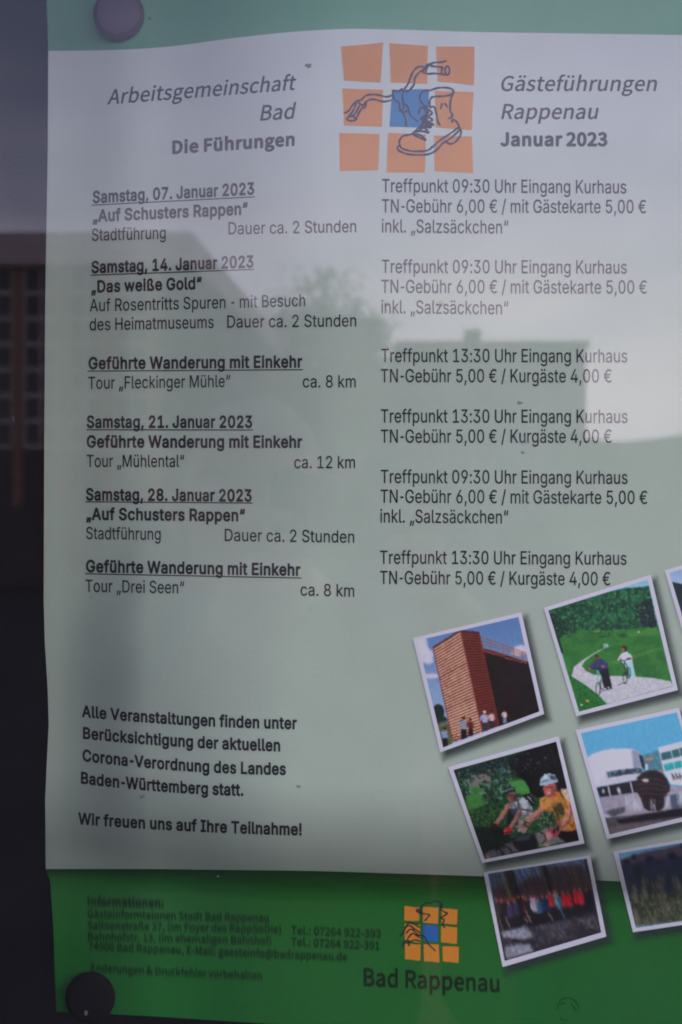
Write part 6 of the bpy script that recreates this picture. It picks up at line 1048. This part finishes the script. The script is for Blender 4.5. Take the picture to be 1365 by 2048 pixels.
# house with flat roof and chimney
D = 60.0; hx0, hy, hzt = beyond(800, 683, D); hx1 = beyond(1172, 0, D)[0]
hs = empty('house', ((hx0+hx1)/2, hy, 0)); tag(hs, 'plain grey house with flat roof and one chimney mirrored at the right', 'house')
MB().box(hx0, hx1, hy-9, hy, 0, hzt-.25).build('wall', M_house, hs)
rf = MB().box(hx0-.15, hx1+.15, hy-9.2, hy+.2, hzt-.25, hzt).build('roof', M_roof, hs)
cx0 = beyond(940, 0, D)[0]; MB().box(cx0, cx0+.8, hy-3, hy-2.2, hzt, beyond(0, 645, D)[2]).build('chimney', M_house, rf)
for z in (1.0, 3.8, 6.4):
    for x in np.arange(hx0+1.2, hx1-1.5, 2.3):
        if z+1.3 > hzt-.4: continue
        wf = MB().box(x, x+1.1, hy, hy+.05, z, z+1.3).build('window', M_frame, hs); MB().box(x+.08, x+1.02, hy+.05, hy+.06, z+.08, z+1.22).build('pane', M_pane, wf)
# trees
def tree(px, pt, D, hw, label, seed, n=2600, leaf=.22, th=.5):
    rnd = random.Random(seed); x, y, zt_ = beyond(px, pt, D); e = empty('tree', (x, y, 0)); tag(e, label, 'tree', 'trees mirrored in the glass')
    m = MB(); m.lathe([(.26, -.05), (.2, zt_*.3), (.1, zt_*.62), (.03, zt_*.95)], (x, y, 0), (0, 0, 1), 9)
    tips = []
    for i in range(16):
        z0 = zt_*(.28+.5*rnd.random()); a = rnd.random()*6.28; l_ = hw*(.55+.5*rnd.random())*(1.15-z0/zt_*.6); up = .5+rnd.random()*.8
        dirv = Vector((math.cos(a), math.sin(a), up)).normalized(); m.lathe([(.07, 0), (.015, l_)], (x, y, z0), dirv, 6); tips.append(Vector((x, y, z0))+dirv*l_*.95)
        for _ in range(2): tips.append(Vector((x, y, z0))+dirv*l_*(.4+.4*rnd.random())+Vector((rnd.gauss(0, .3), rnd.gauss(0, .3), rnd.gauss(0, .3))))
    tips.append(Vector((x, y, zt_*.97)))
    m.build('trunk', M_bark, e)
    c = MB()
    for i in range(n):
        t = rnd.choice(tips); p = t+Vector((rnd.gauss(0, hw*.2), rnd.gauss(0, hw*.2), rnd.gauss(0, hw*.22)))
        if p.z > zt_: p.z = zt_-rnd.random()*.8
        u = Vector((rnd.gauss(0,1), rnd.gauss(0,1), rnd.gauss(0,1))).normalized()*leaf*(.5+rnd.random()); v = u.orthogonal().normalized()*leaf*.4
        k = len(c.v); c.v += [tuple(p-u), tuple(p+v), tuple(p+u), tuple(p-v)]; c.f.append((k, k+1, k+2, k+3))
    o_ = c.build('crown', M_leaf, e)
tree(645, 540, 42, 2.7, 'slender leafy tree mirrored between the brown block and the grey house', 3, 6500, .14)
tree(745, 640, 52, 2.6, 'lower bushy tree mirrored against the left end of the grey house', 7, 8000, .18)
tree(560, 760, 60, 3.0, 'round bushy tree mirrored below the sloping edge of the brown block', 15, 2400, .28)
# the photographer, holding the camera whose lens is where this picture is taken from
M_coat = mat('grey beige coat cloth', (0.11, 0.097, 0.085), 0.9, 0.1, bump=.4, bscale=200)
M_trou = mat('dark blue trouser cloth', (0.02, 0.024, 0.04), 0.9, 0.1, bump=.4, bscale=300)
M_skin = mat('skin', (0.42, 0.25, 0.19), 0.5, 0.3, bump=.05, bscale=300)
M_hair = mat('pale grey brown hair', (0.26, 0.23, 0.20), 0.7, 0.3, bump=.6, bscale=150)
M_shoe = mat('black leather', (0.02, 0.02, 0.02), 0.4, 0.4)
M_cam = mat('black camera plastic', (0.012, 0.012, 0.012), 0.5, 0.4, bump=.2, bscale=900)
M_lens = mat('coated lens glass', (0.01, 0.008, 0.02), 0.05, 0.6)
M_eye = mat('eye white', (0.6, 0.58, 0.56), 0.2, 0.5); M_iris = mat('dark iris', (0.03, 0.02, 0.015), 0.2, 0.5); M_lip = mat('lips', (0.36, 0.15, 0.13), 0.5, 0.3)
def skin(name, chains, m, parent, lvl=1):
    """chains of (x, y, z, radius) that share end points; grown into one smooth surface"""
    V, R, E, idx = [], [], [], {}
    for ch in chains:
        prev = None
        for x, y, z, *r in ch:
            k = (round(x, 4), round(y, 4), round(z, 4))
            if k not in idx: idx[k] = len(V); V.append((x, y, z)); R.append(r)
            if prev is not None and prev != idx[k]: E.append((prev, idx[k]))
            prev = idx[k]
    me = bpy.data.meshes.new(name); me.from_pydata(V, E, []); me.update()
    o = link(name, me, m, parent); md = o.modifiers.new('skin', 'SKIN'); md.use_smooth_shade = True
    d = me.skin_vertices[0].data
    comp = {}
    for i, r in enumerate(R): d[i].radius = (r[0], r[-1]); d[i].use_root = False
    seen = set(); adj = {i: [] for i in range(len(V))}
    for a, b in E: adj[a].append(b); adj[b].append(a)
    for i in range(len(V)):
        if i not in seen:
            d[i].use_root = True; st_ = [i]
            while st_:
                j = st_.pop()
                if j in seen: continue
                seen.add(j); st_ += adj[j]
    s = o.modifiers.new('sub', 'SUBSURF'); s.levels = lvl; s.render_levels = lvl
    return o
PYB = -0.86
per = empty('person', (0.04, PYB, 0)); tag(per, 'person in a plain grey beige coat raising a black camera, mirrored faintly in the glass', 'person')
hx, hy_, hz_ = -0.088, -0.80, 1.50
pel = (0.05, PYB-.02, 0.90)
def hand(wx, wy, wz, sx):
    px_, py_, pz_ = sx*.062, -.575, 1.475
    ch = [[(wx, wy, wz, .024), (px_+sx*.022, py_-.045, pz_-.045, .024, .018), (px_+sx*.02, py_-.01, pz_-.02, .034, .018)]]
    for k, (dz, l_) in enumerate(((.030, .95), (.010, 1.05), (-.010, 1.0), (-.028, .8))):
        b = (px_+sx*.016, py_+.004, pz_-.012+dz)
        ch.append([(b[0], b[1], b[2], .0095), (b[0]-sx*.006, b[1]+.030*l_, b[2]+.003, .0088), (b[0]-sx*.024, b[1]+.042*l_, b[2]+.003, .0082), (b[0]-sx*.042*l_, b[1]+.036, b[2]+.002, .0072)])
    b = (px_+sx*.012, py_-.018, pz_-.03)
    ch.append([(b[0], b[1], b[2], .012), (b[0]-sx*.016, b[1]-.006, b[2]+.018, .0105), (b[0]-sx*.032, b[1]-.004, b[2]+.032, .0088)])
    return ch
body = [[(pel[0], pel[1], pel[2], .13, .10), (.045, PYB-.01, 1.05, .12, .09), (.04, PYB, 1.22, .14, .10), (.02, PYB, 1.33, .10, .07), (-.05, PYB+.02, 1.39, .05, .05), (hx, hy_-.01, 1.44, .055, .06), (hx, hy_, hz_, .074, .088), (hx, hy_-.004, 1.555, .064, .078), (hx, hy_-.006, 1.585, .03, .04)]]
for sx, ex in ((-1, -.165), (1, .26)):
    shx = .045 + sx*.165
    body.append([(.02, PYB, 1.33, .10, .07), (shx, PYB, 1.31, .055), (ex, -.78, 1.20, .042), ((ex+sx*.08)/2, -.69, 1.32, .036), (sx*.09, -.64, 1.42, .026)])
    body.append([(pel[0], pel[1], pel[2], .13, .10), (pel[0]+sx*.09, pel[1], .82, .085), (pel[0]+sx*.10, pel[1]+.02, .46, .055), (pel[0]+sx*.11, pel[1]-.01, .09, .035)])
    body += hand(sx*.09, -.64, 1.42, sx)
skin('body', body, M_skin, per)
coat = [[(pel[0], pel[1], .78, .165, .135), (pel[0], pel[1], .93, .155, .125), (.045, PYB-.01, 1.05, .15, .115), (.04, PYB, 1.22, .17, .125), (.02, PYB, 1.33, .125, .095), (-.04, PYB+.02, 1.385, .072, .072)]]
for sx, ex in ((-1, -.165), (1, .26)):
    shx = .045 + sx*.165
    coat.append([(.02, PYB, 1.33, .125, .095), (shx, PYB, 1.31, .078), (ex, -.78, 1.20, .062), ((ex+sx*.08)/2, -.69, 1.32, .052), (sx*.083+ex*.04, -.65, 1.405, .043)])
skin('coat', coat, M_coat, per)
skin('hood', [[(-.05, PYB-.03, 1.37, .10, .06), (-.06, PYB-.07, 1.42, .085, .05)]], M_coat, per)
tr_ = [[(pel[0], pel[1], .9, .14, .11), (pel[0]+s_*.09, pel[1], .80, .10), (pel[0]+s_*.10, pel[1]+.02, .46, .075), (pel[0]+s_*.11, pel[1]-.01, .10, .062)] for s_ in (-1, 1)]
skin('trousers', tr_, M_trou, per)
for s_ in (-1, 1): skin('shoe', [[(pel[0]+s_*.11, pel[1]-.05, .05, .045, .05), (pel[0]+s_*.115, pel[1]+.06, .045, .045, .04), (pel[0]+s_*.125, pel[1]+.17, .035, .038, .03)]], M_shoe, per)
hr_ = skin('hair', [[(hx, hy_-.035, 1.48, .075, .06), (hx, hy_-.03, 1.55, .084, .078), (hx, hy_-.018, 1.595, .06, .066), (hx, hy_-.01, 1.612, .03, .03)]], M_hair, per)
skin('nose', [[(hx, hy_+.082, 1.515, .009), (hx, hy_+.096, 1.492, .013), (hx, hy_+.088, 1.482, .012)]], M_skin, per)
for s_ in (-1, 1):
    skin('ear', [[(hx+s_*.076, hy_-.005, 1.52, .009, .014), (hx+s_*.080, hy_-.01, 1.495, .008, .016), (hx+s_*.074, hy_-.005, 1.468, .007, .009)]], M_skin, per)
    e_ = MB().lathe([(.001, 0), (.009, .001), (.0125, .006), (.009, .011), (.001, .012)], (hx+s_*.031, hy_+.066, 1.515), (0, 1, 0), 16).build('eye', M_eye, per, smooth=True)
    MB().lathe([(.001, 0), (.0055, .0005), (.001, .002)], (hx+s_*.031, hy_+.0785, 1.515), (0, 1, 0), 12).build('iris', M_iris, e_, smooth=True)
    skin('eyebrow', [[(hx+s_*.016, hy_+.08, 1.538, .005), (hx+s_*.034, hy_+.078, 1.543, .005), (hx+s_*.048, hy_+.068, 1.536, .004)]], M_hair, per)
skin('mouth', [[(hx-.022, hy_+.074, 1.455, .004), (hx, hy_+.082, 1.456, .007, .006), (hx+.022, hy_+.074, 1.455, .004)]], M_lip, per)
cm = empty('camera_held', (0, -.58, 1.455)); tag(cm, 'small black camera held up in both hands, mirrored at the middle of the glass', 'camera')
MB().box(-.058, .058, -.598, -.562, 1.462, 1.532).build('camera_body', M_cam, cm, bevel=.006)
MB().box(-.016, .016, -.596, -.566, 1.532, 1.545).build('viewfinder_hump', M_cam, cm, bevel=.004)
MB().lathe([(.029, 0), (.029, .03), (.031, .031), (.031, .043), (.027, .046), (.024, .044)], (0, -.563, 1.5), (0, 1, 0), 40).build('lens_barrel', M_cam, cm)
MB().lathe([(.0235, 0), (.018, .0025), (.008, .004), (.001, .0043)], (0, -.5195, 1.5), (0, 1, 0), 32).build('front_lens', M_lens, cm, smooth=True)
MB().lathe([(.008, 0), (.008, .004), (.006, .006)], (-.04, -.58, 1.531), (0, 0, 1), 20).build('shutter_button', M_alu, cm)
